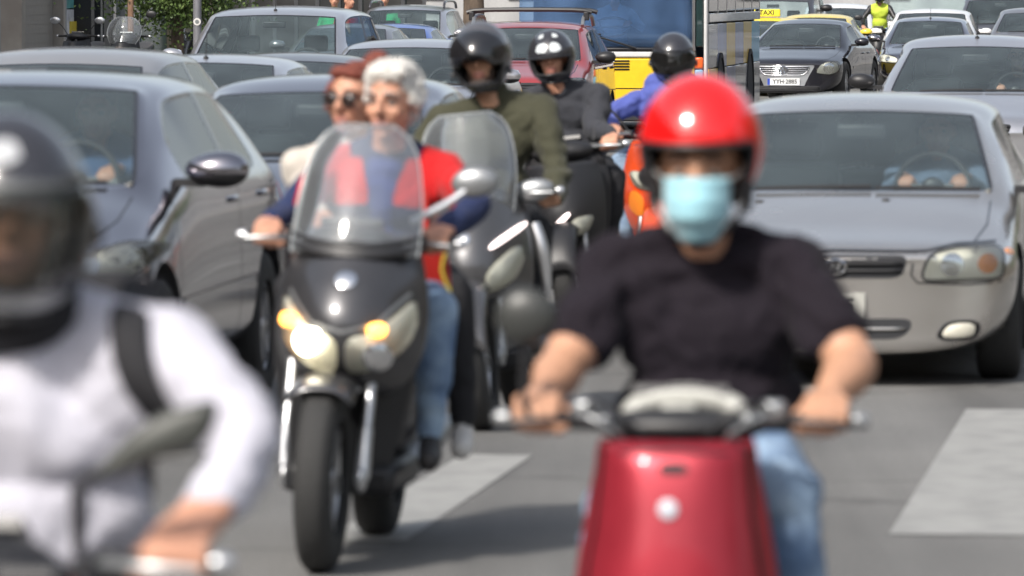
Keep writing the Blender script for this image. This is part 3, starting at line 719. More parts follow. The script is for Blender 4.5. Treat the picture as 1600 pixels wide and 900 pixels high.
def scooter(name, label, fr, P, group='scooters riding between the cars'):
    D = dict(body=m_black, nose=None, apron=None, wind=None, gz=1.03, gy=.44, gx=.30, mirrors=(1, 1), mz=.24, mx=.10, rw=.28, tw=.11, lev_m=m_steel, lights=None, axr=1.32, seat_z=.80, bodyw=.20, barend=m_alu, steer=0, wheel_m=m_alu, fender_m=None, cat='scooter', lever=True, pillion=True, fork=m_steel, rear=True, mirc=None, panel=m_black)
    D.update(P); d = D; root = empty(name, fr.M); tag(root, label, d['cat'], group); bodym = d['body']
    rw = d['rw']
    wheel(root, 0, 0, rw, d['tw'], 1, n=6, rimm=d['wheel_m'], steer=d['steer'])
    if d['rear']:
        wheel(root, 0, d['axr'], rw*.93, d['tw']*1.15, 1, n=6, rimm=d['wheel_m'])
        B().tube([(-.11, .95, .35), (-.13, d['axr'], rw*.93)], [.05, .04]).box((-.12, 1.08, .32), (.08, .40, .16)).out('engine', m_steel, root)
        B().tube([(.12, .85, .26), (.15, 1.05, .28), (.17, 1.55, .36)], [.025, .05, .055], 12, 4).out('exhaust', m_steel, root)
        b = B(); V = []
        for i in range(12):
            a = R(20+i*11)
            for x in (-.085, -.04, .04, .085): V.append((x, d['axr']+math.cos(a)*(rw+.03), rw*.93+math.sin(a)*(rw+.03-(.02 if abs(x) > .06 else 0))))
        solid(mk('rear_mudguard', V, ogrid(4, 12), m_black, root), .005)
    # front mudguard
    V = []; fw = d['tw']/2+d.get('fwx', .035)
    for i in range(15):
        a0 = d.get('f0', 12); a = R(a0+i*(159-a0)/14)
        for k in range(9):
            u = -1+k/4; V.append((u*fw, -math.cos(a)*(rw+.035)*1., rw+math.sin(a)*(rw+.035)-.05*abs(u)**3))
    f = solid(mk('front_mudguard', V, ogrid(9, 15), d['fender_m'] or bodym, root), .006); f.rotation_euler = (0, 0, d['steer'])
    for s in (-1, 1):
        B().tube([(s*(fw+.015), 0, rw), (s*(fw+.018), .04, rw+.16)], [.024, .021], 10).tube([(s*(fw+.018), .04, rw+.16), (s*(fw+.02), .16, rw+.42-d.get('fh', 0))], .018, 10).ell((s*(fw+.012), 0, rw), (.02, .04, .045)).out('fork_leg', d['fork'], root).rotation_euler = (0, 0, d['steer'])
    fh = d.get('fh', 0); B().box((0, .17+fh*.5, rw+.40-fh), (.18, .10, .08)).tube([(0, .18+fh*.5, rw+.36-fh), (0, .34, d['gz']-.05)], .03).out('steering_head', m_black, root)
    # legshield, floor, body under the seat
    w_ = d['bodyw']
    LS = Shell([(.24, w_*.70, .30, .36, 2), (.42, w_*.86, .28, .38, 2), (.62, w_*1.05, .27, .40, 2.2), (.80, w_*1.1, .30, .42, 2.2), (.95, w_*.9, .36, .44, 2)]); LS.mesh('leg_shield', d['panel'], root, t=.03)
    bevel(B().box((0, .62, .27), (w_*1.7, .62, .10)).out('floorboard', m_black, root), .03)
    bevel(B().box((0, .55, .36), (.16, .46, .16)).out('tunnel', bodym, root), .05, 3)
    V = []; rings = [(.74, .10, .30, .50), (.80, w_*.82, .27, d['seat_z']-.10), (1.0, w_*.95, .30, d['seat_z']-.07), (1.3, w_*.85, .45, d['seat_z']-.03), (1.6, w_*.62, .60, d['seat_z']+.02), (1.78, w_*.32, .72, d['seat_z']+.03)]
    for y, x, z0, z1 in rings:
        for k in range(16):
            a = 2*math.pi*k/16; ca, sa = math.cos(a), math.sin(a); V.append((x*math.copysign(abs(ca)**.6, ca), y, (z0+z1)/2+(z1-z0)/2*math.copysign(abs(sa)**.6, sa)))
    subd(mk('rear_body', V, ogrid(16, 6, True)+[tuple(range(16))[::-1], tuple(range(80, 96))], bodym, root), 1)
    V = []; sz = d['seat_z']
    for y, x, z0, z1 in [(.76, .07, sz-.05, sz-.02), (.84, .13, sz-.08, sz+.01), (1.1, .16, sz-.08, sz+.03), (1.28, .15, sz-.06, sz+.06), (1.5, .14, sz-.03, sz+.10), (1.66, .07, sz+.0, sz+.08)]:
        for k in range(16):
            a = 2*math.pi*k/16; ca, sa = math.cos(a), math.sin(a); V.append((x*math.copysign(abs(ca)**.7, ca), y, (z0+z1)/2+(z1-z0)/2*math.copysign(abs(sa)**.7, sa)))
    subd(mk('seat', V, ogrid(16, 6, True)+[tuple(range(16))[::-1], tuple(range(80, 96))], m_seat, root), 1)
    patch('tail_lamp', [(-.08, sz-.08), (.08, sz-.08), (.06, sz-.02), (-.06, sz-.02)], lambda u, v: (Vector((u, 1.76, v)), Vector((0, 1, 0))), m_red, root, off=.02)
    # nose
    NS = None
    if d['nose']:
        NS = Shell(d['nose'], d.get('x0', 0)); NS.mesh('front_fairing', bodym, root, t=.01)
        bk = Shell([(z, w2*d.get('bkw', .97), max(yc, ye)+.02, max(yc, ye)+.04, 2) for z, w2, yc, ye, e in d['nose']], d.get('x0', 0)); bk.mesh('inner_fairing', m_black, root)
    if d['apron']: Shell(d['apron']).mesh('front_apron', d.get('apron_m', bodym), root, t=.012)
    if d['wind']:
        WS = Shell(d['wind'], d.get('x0', 0)); o = WS.mesh('windscreen', d.get('wind_m', m_clear), root, t=.004, off=0)
        z0 = d['wind'][0][0]; w0 = d['wind'][0][1]
        rim = []
        zs = np.linspace(WS.z[0], WS.z[-1], 14)
        rim = [Vector((-WS.row(z)[0], WS.y(WS.row(z)[0], z), z)) for z in zs]; top = [Vector((u*WS.row(zs[-1])[0], WS.y(u*WS.row(zs[-1])[0], zs[-1]), zs[-1])) for u in np.linspace(-.9, .9, 8)]
        B().tube([p+Vector((WS.x0, 0, 0)) for p in rim+top+[Vector((-p.x, p.y, p.z)) for p in rim[::-1]]], .0035, 6).out('screen_edge', mat('screen_edge', (.35, .37, .38), .2, coat=.5), o)
    # handlebar
    gx, gy, gz = d['gx'], d['gy'], d['gz']; gr = m_rub
    B().tube([(-gx-.06, gy, gz), (-gx+.08, gy, gz), (-.08, gy-.04, gz-.03), (.08, gy-.04, gz-.03), (gx-.08, gy, gz), (gx+.06, gy, gz)], .0125, 10, 4).out('handlebar', m_black, root)
    V = B().ell((0, gy-.05, gz-.01), d.get('hcr', (.17, .10, .065)), nu=24, nv=14); V.out('handlebar_cover', d.get('hc_m', m_black), root)
    B().box((0, gy+.02, gz+.045), (.20, .09, .02), Matrix.Rotation(R(-25), 3, 'X')).out('instrument_panel', m_trim, root)
    for s in (-1, 1):
        g_ = B().lathe([(.001, s*(gx-.065)), (.0165, s*(gx-.065)), (.018, s*(gx-.055)), (.0165, s*(gx-.04)), (.0165, s*(gx+.06)), (.001, s*(gx+.062))], (0, gy, gz), 'X', 14).out('grip', gr, root)
        B().lathe([(0, s*(gx+.058)), (.018, s*(gx+.058)), (.020, s*(gx+.075)), (.012, s*(gx+.09)), (0, s*(gx+.092))], (0, gy, gz), 'X', 14).out('bar_end', d['barend'], g_)
        if d['lever']: B().tube([(s*(gx-.11), gy-.03, gz), (s*(gx-.04), gy-.075, gz+.002), (s*(gx+.05), gy-.078, gz-.004)], [.010, .008, .007], 8, 4).out('brake_lever', d.get('lev_m', m_steel), root)
        bevel(B().box((s*(gx-.10), gy-.01, gz), (.06, .05, .045)).out('switch_box', m_black, root), .01)
        if d['mirrors'][0 if s < 0 else 1] == 1:
            mirror(root, (s*(gx-.10), gy-.02, gz+.02), (s*(gx+d['mx']), gy-.03, gz+d['mz']), mc=d['mirc'])
    for L_ in (d['lights'] or []):
        kind, pl, m, both = L_
        for s in ((-1, 1) if both else (1,)):
            q = [(x*s, z) for x, z in (pl if s == 1 else pl[::-1])]
            if kind == 'head':
                o = patch('headlight', q, NS.proj, m_refl, root, off=.004, dome=.004); patch('lamp_lens', q, NS.proj, m_lens, o, off=.012, dome=.02)
            elif kind == 'bulb': patch('bulb', q, NS.proj, m, root, off=.030, dome=.012)
            elif kind == 'glow': patch('indicator', q, NS.proj, m, root, off=.022, dome=.012)
            elif kind == 'led': patch('daylight_strip', q, NS.proj, m, root, off=.014, dome=.004)
            elif kind == 'badge': patch('badge', q, NS.proj, m, root, off=.006, dome=.004)
            elif kind == 'grille': patch('grille', q, NS.proj, m, root, off=.003)
            elif kind == 'trim': patch('trim_panel', q, NS.proj, m, root, off=.005)
    return root, NS
def circ(x, z, r, n=12, rz=None): return [(x+r*math.cos(2*math.pi*k/n), z+(rz or r)*math.sin(2*math.pi*k/n)) for k in range(n)]
# ------------------------------------------------------------ the setting
st_, ct_ = math.sin(TH), math.cos(TH)
def road(u, v, z=0): return Vector((u*ct_+v*st_, -u*st_+v*ct_, z))     # u across the street, v along it
RM = Matrix.Rotation(-TH, 4, 'Z')
m_asph = two_tone('asphalt', (.125, .124, .121), (.155, .153, .148), .35, .85, .40, .66, .5, 160, 9)
def streaks(m):
    n = m.node_tree; N = n.nodes; Lk = n.links; b = N['Principled BSDF']; tc = [x for x in N if x.type == 'TEX_COORD'][0]; old = b.inputs['Base Color'].links[0].from_socket
    mp = N.new('ShaderNodeMapping'); mp.inputs['Rotation'].default_value = (0, 0, TH); mp.inputs['Scale'].default_value = (1.4, .05, 1); Lk.new(tc.outputs['Object'], mp.inputs[0])
    z = N.new('ShaderNodeTexNoise'); z.inputs['Scale'].default_value = 1.; z.inputs['Detail'].default_value = 5; Lk.new(mp.outputs[0], z.inputs['Vector'])
    z2 = N.new('ShaderNodeTexNoise'); z2.inputs['Scale'].default_value = 75.; z2.inputs['Detail'].default_value = 2; Lk.new(tc.outputs['Object'], z2.inputs['Vector'])
    z3 = N.new('ShaderNodeTexVoronoi'); z3.feature = 'DISTANCE_TO_EDGE'; z3.inputs['Scale'].default_value = .45
    zz = N.new('ShaderNodeTexNoise'); zz.inputs['Scale'].default_value = 1.6; zz.inputs['Detail'].default_value = 6; Lk.new(tc.outputs['Object'], zz.inputs['Vector'])
    mxv = N.new('ShaderNodeMix'); mxv.data_type = 'RGBA'; mxv.inputs[0].default_value = .35; Lk.new(tc.outputs['Object'], mxv.inputs[6]); Lk.new(zz.outputs[1], mxv.inputs[7]); Lk.new(mxv.outputs[2], z3.inputs['Vector'])
    def mr(s, a, b_, c, d):
        q = N.new('ShaderNodeMapRange'); q.inputs[1].default_value, q.inputs[2].default_value, q.inputs[3].default_value, q.inputs[4].default_value = a, b_, c, d; Lk.new(s, q.inputs[0]); return q.outputs[0]
    def mul(a, b_):
        q = N.new('ShaderNodeMath'); q.operation = 'MULTIPLY'; Lk.new(a, q.inputs[0]); Lk.new(b_, q.inputs[1]); return q.outputs[0]
    f = mul(mul(mr(z.outputs[0], .35, .65, .70, 1.18), mr(z2.outputs[0], .3, .7, .72, 1.3)), mr(z3.outputs[0], .0, .012, .62, 1.))
    v = N.new('ShaderNodeVectorMath'); v.operation = 'SCALE'; Lk.new(old, v.inputs[0]); Lk.new(f, v.inputs['Scale']); Lk.new(v.outputs[0], b.inputs['Base Color'])
streaks(m_asph)
m_pave = two_tone('paving', (.30, .29, .27), (.24, .23, .22), 1.2, .85, .4, .6, .3, 60)
m_mark = two_tone('road_paint', (.29, .29, .28), (.19, .19, .185), 5, .7, .44, .8, .3, 120, 10)
m_kerb = mat('kerb_stone', (.33, .32, .30), .8, bump=.3)
g = mk('ground', [(-900, -300, -.004), (900, -300, -.004), (900, 1800, -.004), (-900, 1800, -.004)], [(0, 1, 2, 3)], mat('dirt', (.2, .19, .17), .9), smooth=False); g['kind'] = 'structure'
nv = [road(u, v, 0) for v in (-60, 400) for u in (-15, 15)]
g = mk('road', nv, [(0, 1, 3, 2)], m_asph, smooth=False); g['kind'] = 'structure'
for sd in (-1, 1):
    b = B(); c = road(sd*19.5, 170, .05); rz = Matrix.Rotation(-TH, 3, 'Z'); b.box(c, (8.6, 460, .13), rz)
    g = b.out('pavement', m_pave, smooth=False); g['kind'] = 'structure'
    k = B().box(road(sd*15.08, 170, .06), (.22, 460, .14), rz).out('kerb', m_kerb, smooth=False); k['kind'] = 'structure'
# crosswalk bars: parallel to the street, the row of them set at a slant
m_asph2 = None
def bar(u0, v0, v1, w_=.5, skew=0.):
    return mk('crosswalk_stripe', [road(u0, v0, .004), road(u0+w_, v0, .004), road(u0+w_, v1, .004), road(u0, v1, .004)], [(0, 1, 2, 3)], m_mark, smooth=False)
def G(px, py):
    p = W(px, py, 20); o = Vector((0, 0, HC)); d = p-o; q = o-d*(o.z/d.z); return q, (q.x*ct_-q.y*st_, q.x*st_+q.y*ct_)
cw = empty('crosswalk'); cw['kind'] = 'structure'
(_, (ua, va)), (_, (ub, vb)) = G(1395, 836), G(1505, 640)
(_, (uc, vc)), (_, (ud, vd)) = G(640, 840), G(820, 712)
u1, u2 = (ua+ub)/2, (uc+ud)/2
for k in range(-2, 4):
    t = k; u = u1+k*((u1-(u2-.42))/2); v0 = va+k*(va-vc+2.2)/2*.55; v1 = v0+(vb-va)
    if k == 0: v0, v1 = va, vb
    if k == -2: u, v0, v1 = u2-.26, vc-.15, vd
    if k == -1: continue          # worn away
    o = bar(u, v0, v1, .28 if k == -2 else .62); o.parent = cw
if 0: m_patch = two_tone('shadow_asphalt', (.10, .10, .105), (.13, .13, .13), .8, .85, .4, .6, .4, 160)  # switched off: asphalt darkened to paint the scooter's cast shadow
if 0: g = mk('road_shadow_patch', [road(pu-.55, pv-.3, .002), road(pu+.9, pv-.15, .002), road(pu+1.1, pv+1.0, .002), road(pu-.4, pv+.9, .002)], [(0, 1, 2, 3)], m_patch, smooth=False); g['kind'] = 'structure'
for i, v in enumerate(range(30, 300, 9)):
    for u in (-1.6, 2.0, 5.6, 9.2):
        if v < 34: continue
        g = mk('lane_marking', [road(u-.06, v, .004), road(u+.06, v, .004), road(u+.06, v+3, .004), road(u-.06, v+3, .004)], [(0, 1, 2, 3)], m_mark, smooth=False); g['kind'] = 'structure'

# ---- left row of shops: piers, glazing, shutters (runs along the street at u=-21.6)
m_stone = two_tone('stone_cladding', (.36, .33, .29), (.28, .25, .22), 1.5, .7, .4, .6, .2)
m_conc = two_tone('grey_render', (.34, .34, .34), (.26, .26, .27), .8, .8, .4, .6, .2, stretch=(1, 1, .3))
m_shut = mat('metal_shutter', (.25, .235, .215), .55, .2)
m_shopg = glass('shop_glass', (.25, .32, .32), .02, .15, (.12, .25, .26), 1.7)
m_dk = mat('shop_interior', (.04, .045, .05), .8)
UF = -20.3
def fac_u(px): # place along the frontage seen at this pixel column
    a = (px-800)/FPX; return (UF*(ct_+a*st_))/(a*ct_-st_)
def bx(b, u, v, z, du, dv, dz): b.box(road(u, v, z), (du, dv, dz), Matrix.Rotation(-TH, 3, 'Z'))
def shop(name, label, px0, px1, parts):
    v0, v1 = fac_u(px0), fac_u(px1); root = empty(name, loc=road(UF, (v0+v1)/2)); tag(root, label, 'shop front', 'shops along the left pavement')
    O = -road(UF, (v0+v1)/2)
    b = B(); bx(b, UF-2.5, (v0+v1)/2, 4.5+.12, 5, v1-v0-.02, 9); bx(b, UF+.35, (v0+v1)/2, 5.2, .7, v1-v0-.02, 5.0)
    bb = B(); bx(bb, UF-3.0, (v0+v1)/2, 6.0, 6, v1-v0-.02, 12); o = bb.out('wall', parts[0], root, smooth=False)
    bb = B(); bx(bb, UF+.25, (v0+v1)/2, 3.3, .5, v1-v0-.02, .7); o2 = bb.out('fascia', parts[1], root, smooth=False)
    for q in (o, o2):
        for v in q.data.vertices: v.co += O
    for nm, a, c, z0, z1, du, m in parts[2]:
        va_, vb_ = fac_u(a), fac_u(c); bb = B(); bx(bb, UF+du/2+.004, (va_+vb_)/2, (z0+z1)/2, abs(du), abs(vb_-va_), z1-z0); q = bb.out(nm, m, root, smooth=False)
        for v in q.data.vertices: v.co += O
    return root
m_teal = mat('teal_poster', (.10, .32, .32), .5, noise_amt=.4, nscale=3); m_ylw = mat('yellow_poster', (.65, .50, .06), .5); m_wht = mat('white_poster', (.6, .62, .66), .5, noise_amt=.3, nscale=4)
m_dkf = mat('dark_frame', (.02, .022, .025), .5)
shop('shop_front', 'grey shuttered shop front at the far left behind the parked scooters', 2, 82, (m_conc, m_conc, [
    ('pier', 2, 8, 0, 3, .35, m_stone), ('shutter', 9, 72, 0, 2.95, .12, m_shut), ('pier', 73, 76, 0, 3, .3, m_stone), ('door_frame', 77, 83, 0, 2.95, .08, m_dkf)]+[('shutter_slat', 9.5, 71.5, .1+k*.16, .1+k*.16+.14, .125, m_shut) for k in range(12)]))
shop('shop_front', 'shop front with posters in teal, white and yellow between black pillars', 83, 136, (m_dk, m_conc, [
    ('poster', 88, 107, 1.48, 2.4, .10, m_teal), ('poster', 88, 107, .8, 1.46, .10, m_wht), ('poster', 100, 108, .7, 1.25, .14, m_ylw), ('pillar', 108, 113, 0, 3, .4, m_dkf), ('poster', 114, 131, 1.4, 2.4, .1, m_teal), ('poster', 114, 131, .7, 1.38, .1, m_wht), ('mullion', 84, 87, 0, 3, .2, m_conc)]))
shop('shop_front', 'dark glazed shop front with thin pale mullions beside the posters', 137, 330, (m_dk, m_stone, [
    ('pillar', 137, 142, 0, 3, .3, m_dkf), ('mullion', 143, 144.5, 0, 3, .15, m_alu), ('pillar', 146, 153, 0, 3, .25, m_dkf), ('mullion', 155, 158, 0, 3, .2, m_stone), ('mullion', 165, 167, 0, 3, .15, m_alu), ('window_pane', 168, 183, 0, 3, .06, m_shopg), ('mullion', 184, 185.5, 0, 3, .15, m_alu), ('mullion', 189, 190.3, 0, 3, .15, m_alu), ('window_pane', 191, 214, .0, 3, .06, m_shopg), ('window_pane', 216, 256, .0, 3, .06, mat('green_glass', (.05, .13, .12), .2)), ('wall_panel', 257, 330, 0, 3, .2, mat('beige_render', (.42, .34, .24), .8))]))
shop('shop_front', 'pale stone building front beyond the silver cars at upper left', 331, 640, (m_stone, m_stone, [('window_pane', a, a+14, .6, 3, .08, m_shopg) for a in range(345, 630, 34)]+[('pier', a+18, a+24, 0, 3, .4, m_stone) for a in range(345, 620, 34)]))
# dark buildings closing the street and standing on the right side
def block(name, label, u, v, du, dv, h, m, nf, nw, side):
    c = road(u, v); root = empty(name, loc=c); tag(root, label, 'building'); rz = Matrix.Rotation(-TH, 3, 'Z')
    B().box(Vector((0, 0, h/2)), (du, dv, h), rz).out('wall', m, root, smooth=False)
    me = None
    for f in range(nf):
        for k in range(nw):
            if me is None:
                b = B(); b.box((0, 0, 0), (1.5 if side == 'y' else .1, .1 if side == 'y' else 1.5, 1.7), rz); o = b.out('window', m_cdark, root, smooth=False); me = o
            else: o = me.copy(); link(o, root)
            t = -.5+(k+.5)/nw
            off = rz @ (Vector((du*t, -dv/2-.03, 0)) if side == 'y' else Vector((side*(du/2+.03), dv*t, 0))); o.location = off+Vector((0, 0, 2+f*3.1))
    return root
m_cdark = mat('dark_window', (.03, .04, .05), .08, coat=.5)
block('unseen_building', 'unseen brown apartment building added along the right pavement', 30, 70, 12, 100, 15, mat('brown_render', (.17, .15, .12), .8), 4, 18, -1)  # added out of view; darkened for what the car sides reflect
block('unseen_building', 'unseen ochre apartment building added across the street behind the camera', 0, -60, 120, 12, 17, mat('ochre_render', (.26, .19, .12), .8), 4, 22, 'y')  # added out of view to put brown into the cars' reflections
block('unseen_building', 'unseen brown apartment building added beside the near left pavement', -30, 38, 12, 110, 15, mat('dark_brown_render', (.15, .12, .10), .8), 4, 18, 1)  # added out of view with the others for darker reflections
block('office_building', 'grey office building closing the far end of the street', 0, 330, 120, 12, 20, m_conc, 5, 24, 'y')
block('office_building', 'pale office building along the right pavement beyond the apartments', 30, 180, 12, 100, 18, m_conc, 5, 18, -1)
# ---- trees
m_bark = two_tone('bark', (.16, .12, .09), (.09, .07, .055), 14, .9, .4, .6, .8, 30, stretch=(1, 1, .25))
m_leaf = two_tone('leaves', (.055, .10, .022), (.10, .15, .035), 2.2, .55, .4, .6, .1)
m_leaf2 = two_tone('dark_leaves', (.04, .085, .02), (.09, .14, .035), 2.2, .55, .4, .6, .1)
def tree(name, label, px, Y, r, h, z0, spread, n, seed, ml, x=None, leaf=.10, low=None):
    p = W(px, 300, Y) if x is None else Vector((x, Y, 0)); root = empty(name, loc=(p.x, Y, .1)); tag(root, label, 'tree', 'street trees'); rnd = random.Random(seed)
    b = B(); b.tube([(0, 0, 0), (.03, .02, z0*.5), (-.02, 0, z0)], [r*1.25, r, r*.85], 12, 4); tips = []
    for k in range(7):
        a = 2*math.pi*k/7+rnd.random(); e = Vector((math.cos(a)*spread*.7, math.sin(a)*spread*.7, z0+(h-z0)*(.3+.5*rnd.random()))); mid = Vector((e.x*.4, e.y*.4, z0+(e.z-z0)*.6)); b.tube([(0, 0, z0*.9), mid, e], [r*.5, r*.3, r*.08], 7, 3); tips += [mid, e]
    b.out('trunk', m_bark, root)
    V = []; F = []; cl = [Vector((rnd.gauss(0, spread*.45), rnd.gauss(0, spread*.45), z0+(h-z0)*(.15+.8*rnd.random()))) for _ in range(34)]+tips
    if low: cl += [Vector((rnd.uniform(-1, 1)*spread*.9, rnd.uniform(-.6, .3)*spread*.5, low+rnd.random()*.9)) for _ in range(low and 16)]
    for i in range(n):
        c = rnd.choice(cl); q = c+Vector((rnd.gauss(0, .38), rnd.gauss(0, .38), rnd.gauss(0, .28))); d = Vector((rnd.gauss(0, 1), rnd.gauss(0, 1), rnd.gauss(-.4, .8))).normalized(); s_ = d.cross(Vector((rnd.gauss(0, 1), rnd.gauss(0, 1), rnd.gauss(0, 1)))).normalized()*leaf*.32; L_ = leaf*rnd.uniform(.7, 1.3); o = len(V)
        V += [q-d*L_*.5, q+s_, q+d*L_*.5, q-s_]; F.append((o, o+1, o+2, o+3))
    c = mk('crown', V, F, ml, root, smooth=False); c['kind'] = 'stuff'; return root
tree('street_tree', 'leafy green tree hanging over the parked scooters at upper left', 275, 97, .10, 4.2, 2.2, .95, 42000, 3, m_leaf, leaf=.07, low=1.42)
tree('street_tree', 'thick grey-brown tree trunk behind the silver estate car with roof rails', 738, 112, .20, 6, 2.6, 2.2, 4000, 5, m_leaf2, leaf=.16)
for i, (x, Y) in enumerate([(9.5+.118*v, v) for v in (8, 22, 38, 56, 80)]):
    tree('street_tree', ['tree on the right pavement nearest the camera', 'second tree on the right pavement', 'third tree on the right pavement', 'fourth tree on the right pavement', 'farthest tree on the right pavement'][i], 0, Y, .16, 6.5, 2.3, 2.3, 3500, 20+i, m_leaf2, x=x+2.5, leaf=.26)
# lamp post and slim poles on the left
def pole(name, label, px, Y, r, m, cat, h=5, badge=False):
    p = W(px, 300, Y); root = empty(name, loc=(p.x, Y, .1)); tag(root, label, cat); B().tube([(0, 0, 0), (0, 0, h)], [r, r*.85], 14).lathe([(0, 0), (r*1.8, 0), (r*1.8, .05), (r*1.2, .3), (r, .32)], ax='Z', n=16).out('post', m, root)
    if cat == 'street lamp': B().tube([(0, 0, h), (.2, -.2, h+.5), (1.2, -.8, h+.7)], [r*.7, r*.5, r*.4], 8, 4).ell((1.3, -.9, h+.66), (.35, .15, .08)).out('lamp_head', m, root)
    if badge: o = B().lathe([(0, -.004), (.055, -.004), (.055, 0)], (0, -r-.003, 1.24), 'Y', 20).out('round_sticker', mat('pale_sticker', (.7, .68, .66), .5), root); o2 = B().lathe([(0, -.004), (.03, -.004)], (0, -r-.006, 1.24), 'Y', 16).out('sticker_centre', m_steel, root)
    return root
pole('street_lamp', 'grey metal lamp post between the tree and the silver people carrier', 309, 90, .065, mat('grey_paint', (.22, .22, .24), .5, .3), 'street lamp', badge=True)
pole('sign_post', 'rusty orange-brown post behind the clear scooter windscreen', 205, 96, .05, mat('rusty_paint', (.38, .22, .14), .7), 'post')
pole('sign_post', 'thin pale post left of the rusty orange post', 160, 97, .02, m_steel, 'post')

# ------------------------------------------------------------ the cars
silver = paint('silver_paint', (.66, .65, .665), .88, .32); silver2 = paint('lilac_silver_paint', (.34, .325, .355), 1., .15); grey = paint('grey_paint_car', (.20, .20, .215), .6); white = mat('white_paint', (.74, .74, .74), .3, 0, 1., .03)
beige = paint('champagne_silver', (.60, .575, .545), .88, .26); red = mat('red_paint', (.30, .035, .04), .3, .1, 1., .04); blackp = mat('black_paint', (.012, .012, .018), .2, .2, 1.); blue = mat('blue_paint', (.03, .10, .42), .3, .1, 1.); yellow = mat('taxi_yellow', (.80, .60, .05), .35, 0, .8, .03); darkgrey = paint('dark_grey_paint', (.08, .08, .09), .5)
SIL = {}
hx = dict(headlight=[(.385, .492), (.745, .497), (.762, .53), (.758, .615), (.72, .648), (.56, .645), (.425, .615)], bulbs=[(.53, .565, .055, m_chrome), (.690, .568, .045, m_amber)],
    grilles=[([(-.30, .505), (.30, .505), (.335, .612), (-.335, .612)], 2, None, m_black), ([(-.33, .225), (.29, .225), (.345, .27), (.345, .32), (-.345, .32)], 1, None, beige), ([(.455, .235), (.50, .215), (.64, .22), (.665, .29), (.62, .315), (.50, .305)], 0, m_trim, m_black), ([(-.665, .29), (-.64, .22), (-.50, .215), (-.455, .235), (-.50, .305), (-.62, .315)], 0, m_trim, m_black)], plate_z=.385)
AC = car('sedan_car', 'silver saloon car in front right, behind the rider in the red helmet', 'car', 1305, 339, dict(fine=1, L=4.2, W=1.68, H=1.335, zc=.87, zh=1.255, zf=.70, zn=.605, zl=.15, zb=.88, yc=1.05, yh=2.0, wb=.70, wt=.56, rw=.29, yw=.85, mirm=m_black, zm=.93), beige, front=hx)
root, fr, P, pf, pt, ps = AC
for sd in (1, -1):
    q = [(.47, .24), (.51, .225), (.63, .23), (.65, .285), (.61, .305), (.51, .295)]; q = q if sd == 1 else [(-x, z) for x, z in q[::-1]]
    patch('fog_lamp', q, pf, m_refl, root, off=.006, dome=.01)
    h = patch('side_repeater', [(.5, .60), (.6, .60), (.6, .63), (.5, .63)], ps[0 if sd == 1 else 1], m_amber, root, off=.004)
p, n = pf(0, .56); e = B().lathe([(.036, -.004), (.044, -.012), (.052, -.004)], (0, 0, 0), 'Y', 24); e.box((-.016, -.008, 0), (.009, .006, .05), Matrix.Rotation(R(12), 3, 'Y')).box((.016, -.008, 0), (.009, .006, .05), Matrix.Rotation(R(12), 3, 'Y')).box((0, -.008, 0), (.034, .006, .009)); o = e.out('badge', m_chrome, root); o.location = (0, p.y-.012, .56)
o.scale = (1, 1, .75)
for sd in (1, -1):
    V, F = ribbon([(0, .632), (sd*.33, .628), (sd*.41, .630), (sd*.55, .66), (sd*.72, .663)], .010, pf, .003); mk('panel_gap', V, F, m_trim, root)
    V, F = ribbon([(sd*.36, .62), (sd*.345, .52), (sd*.375, .485), (sd*.60, .475), (sd*.80, .49)], .008, pf, .003); mk('panel_gap', V, F, m_trim, root)
    V, F = ribbon([(sd*.05, .70), (sd*.25, .70), (sd*.36, .9), (sd*.40, 1.04)], .012, pt, .004)
for x in (-.42, .18):
    q, n_ = pt(x, .93); B().ell(q, (.022, .014, .008)).out('washer_nozzle', m_black, root)
p, n = pf(.02, .39); pl = B().box((0, p.y-.014, .385), (.27, .012, .11)).out('number_plate', mat('grey_plate', (.40, .40, .37), .5), root); textmesh('IZ 65', .085, m_black, pl, Matrix.Translation((.0, p.y-.0215, .385)) @ FRONT, bold=.0015)  # number plate in one even grey
V, F = [], []
# far cars
VW_ = car('black_coupe_car', 'black coupe with chrome grille waiting right of the bus', 'car', 1223, 98, dict(fine=1, L=4.4, W=1.79, H=1.345, zc=.885, zh=1.27, zf=.74, zn=.63, zl=.16, zb=.88, yc=1.15, yh=2.05, yr=3.0, ye=3.9, wb=.72, wt=.56, rw=.33, yw=.88, wb_=2.58, spokes=10, zm=.97, antenna=None), blackp, yaw=R(13.2),
    front=dict(headlight=[(.50, .48), (.72, .455), (.83, .50), (.85, .60), (.80, .665), (.66, .66), (.56, .61)], bulbs=[(.70, .56, .085, m_chrome), (.70, .56, .055, m_refl), (.55, .54, .03, m_refl)],
    grilles=[([(-.30, .22), (.30, .22), (.40, .44), (.50, .61), (-.50, .61), (-.40, .44)], 0, m_alu, m_chrome), ([(-.32, .45), (.32, .45), (.43, .585), (-.43, .585)], 3, m_chrome, m_chrome), ([(-.6, .20), (.6, .20), (.56, .28), (-.56, .28)], 2, None, m_black)], plate_z=.345), plate='YYH\u00b72885')
EO = bpy.data.objects['black_coupe_car']
e = B().lathe([(.062, -.004), (.070, -.014), (.078, -.004)], (0, 0, 0), 'Y', 28).lathe([(0, -.001), (.066, -.001)], (0, 0, 0), 'Y', 28)
for x0, z0, x1, z1 in ((-.030, .055, 0, .006), (.030, .055, 0, .006), (-.058, .022, -.026, -.055), (-.026, -.055, 0, -.004), (0, -.004, .026, -.055), (.026, -.055, .058, .022)): e.tube([(x0, -.012, z0), (x1, -.012, z1)], .006, 6)
o = e.out('badge', m_chrome, EO); o.location = (0, VW_[3](0, .52)[0].y-.018, .52)
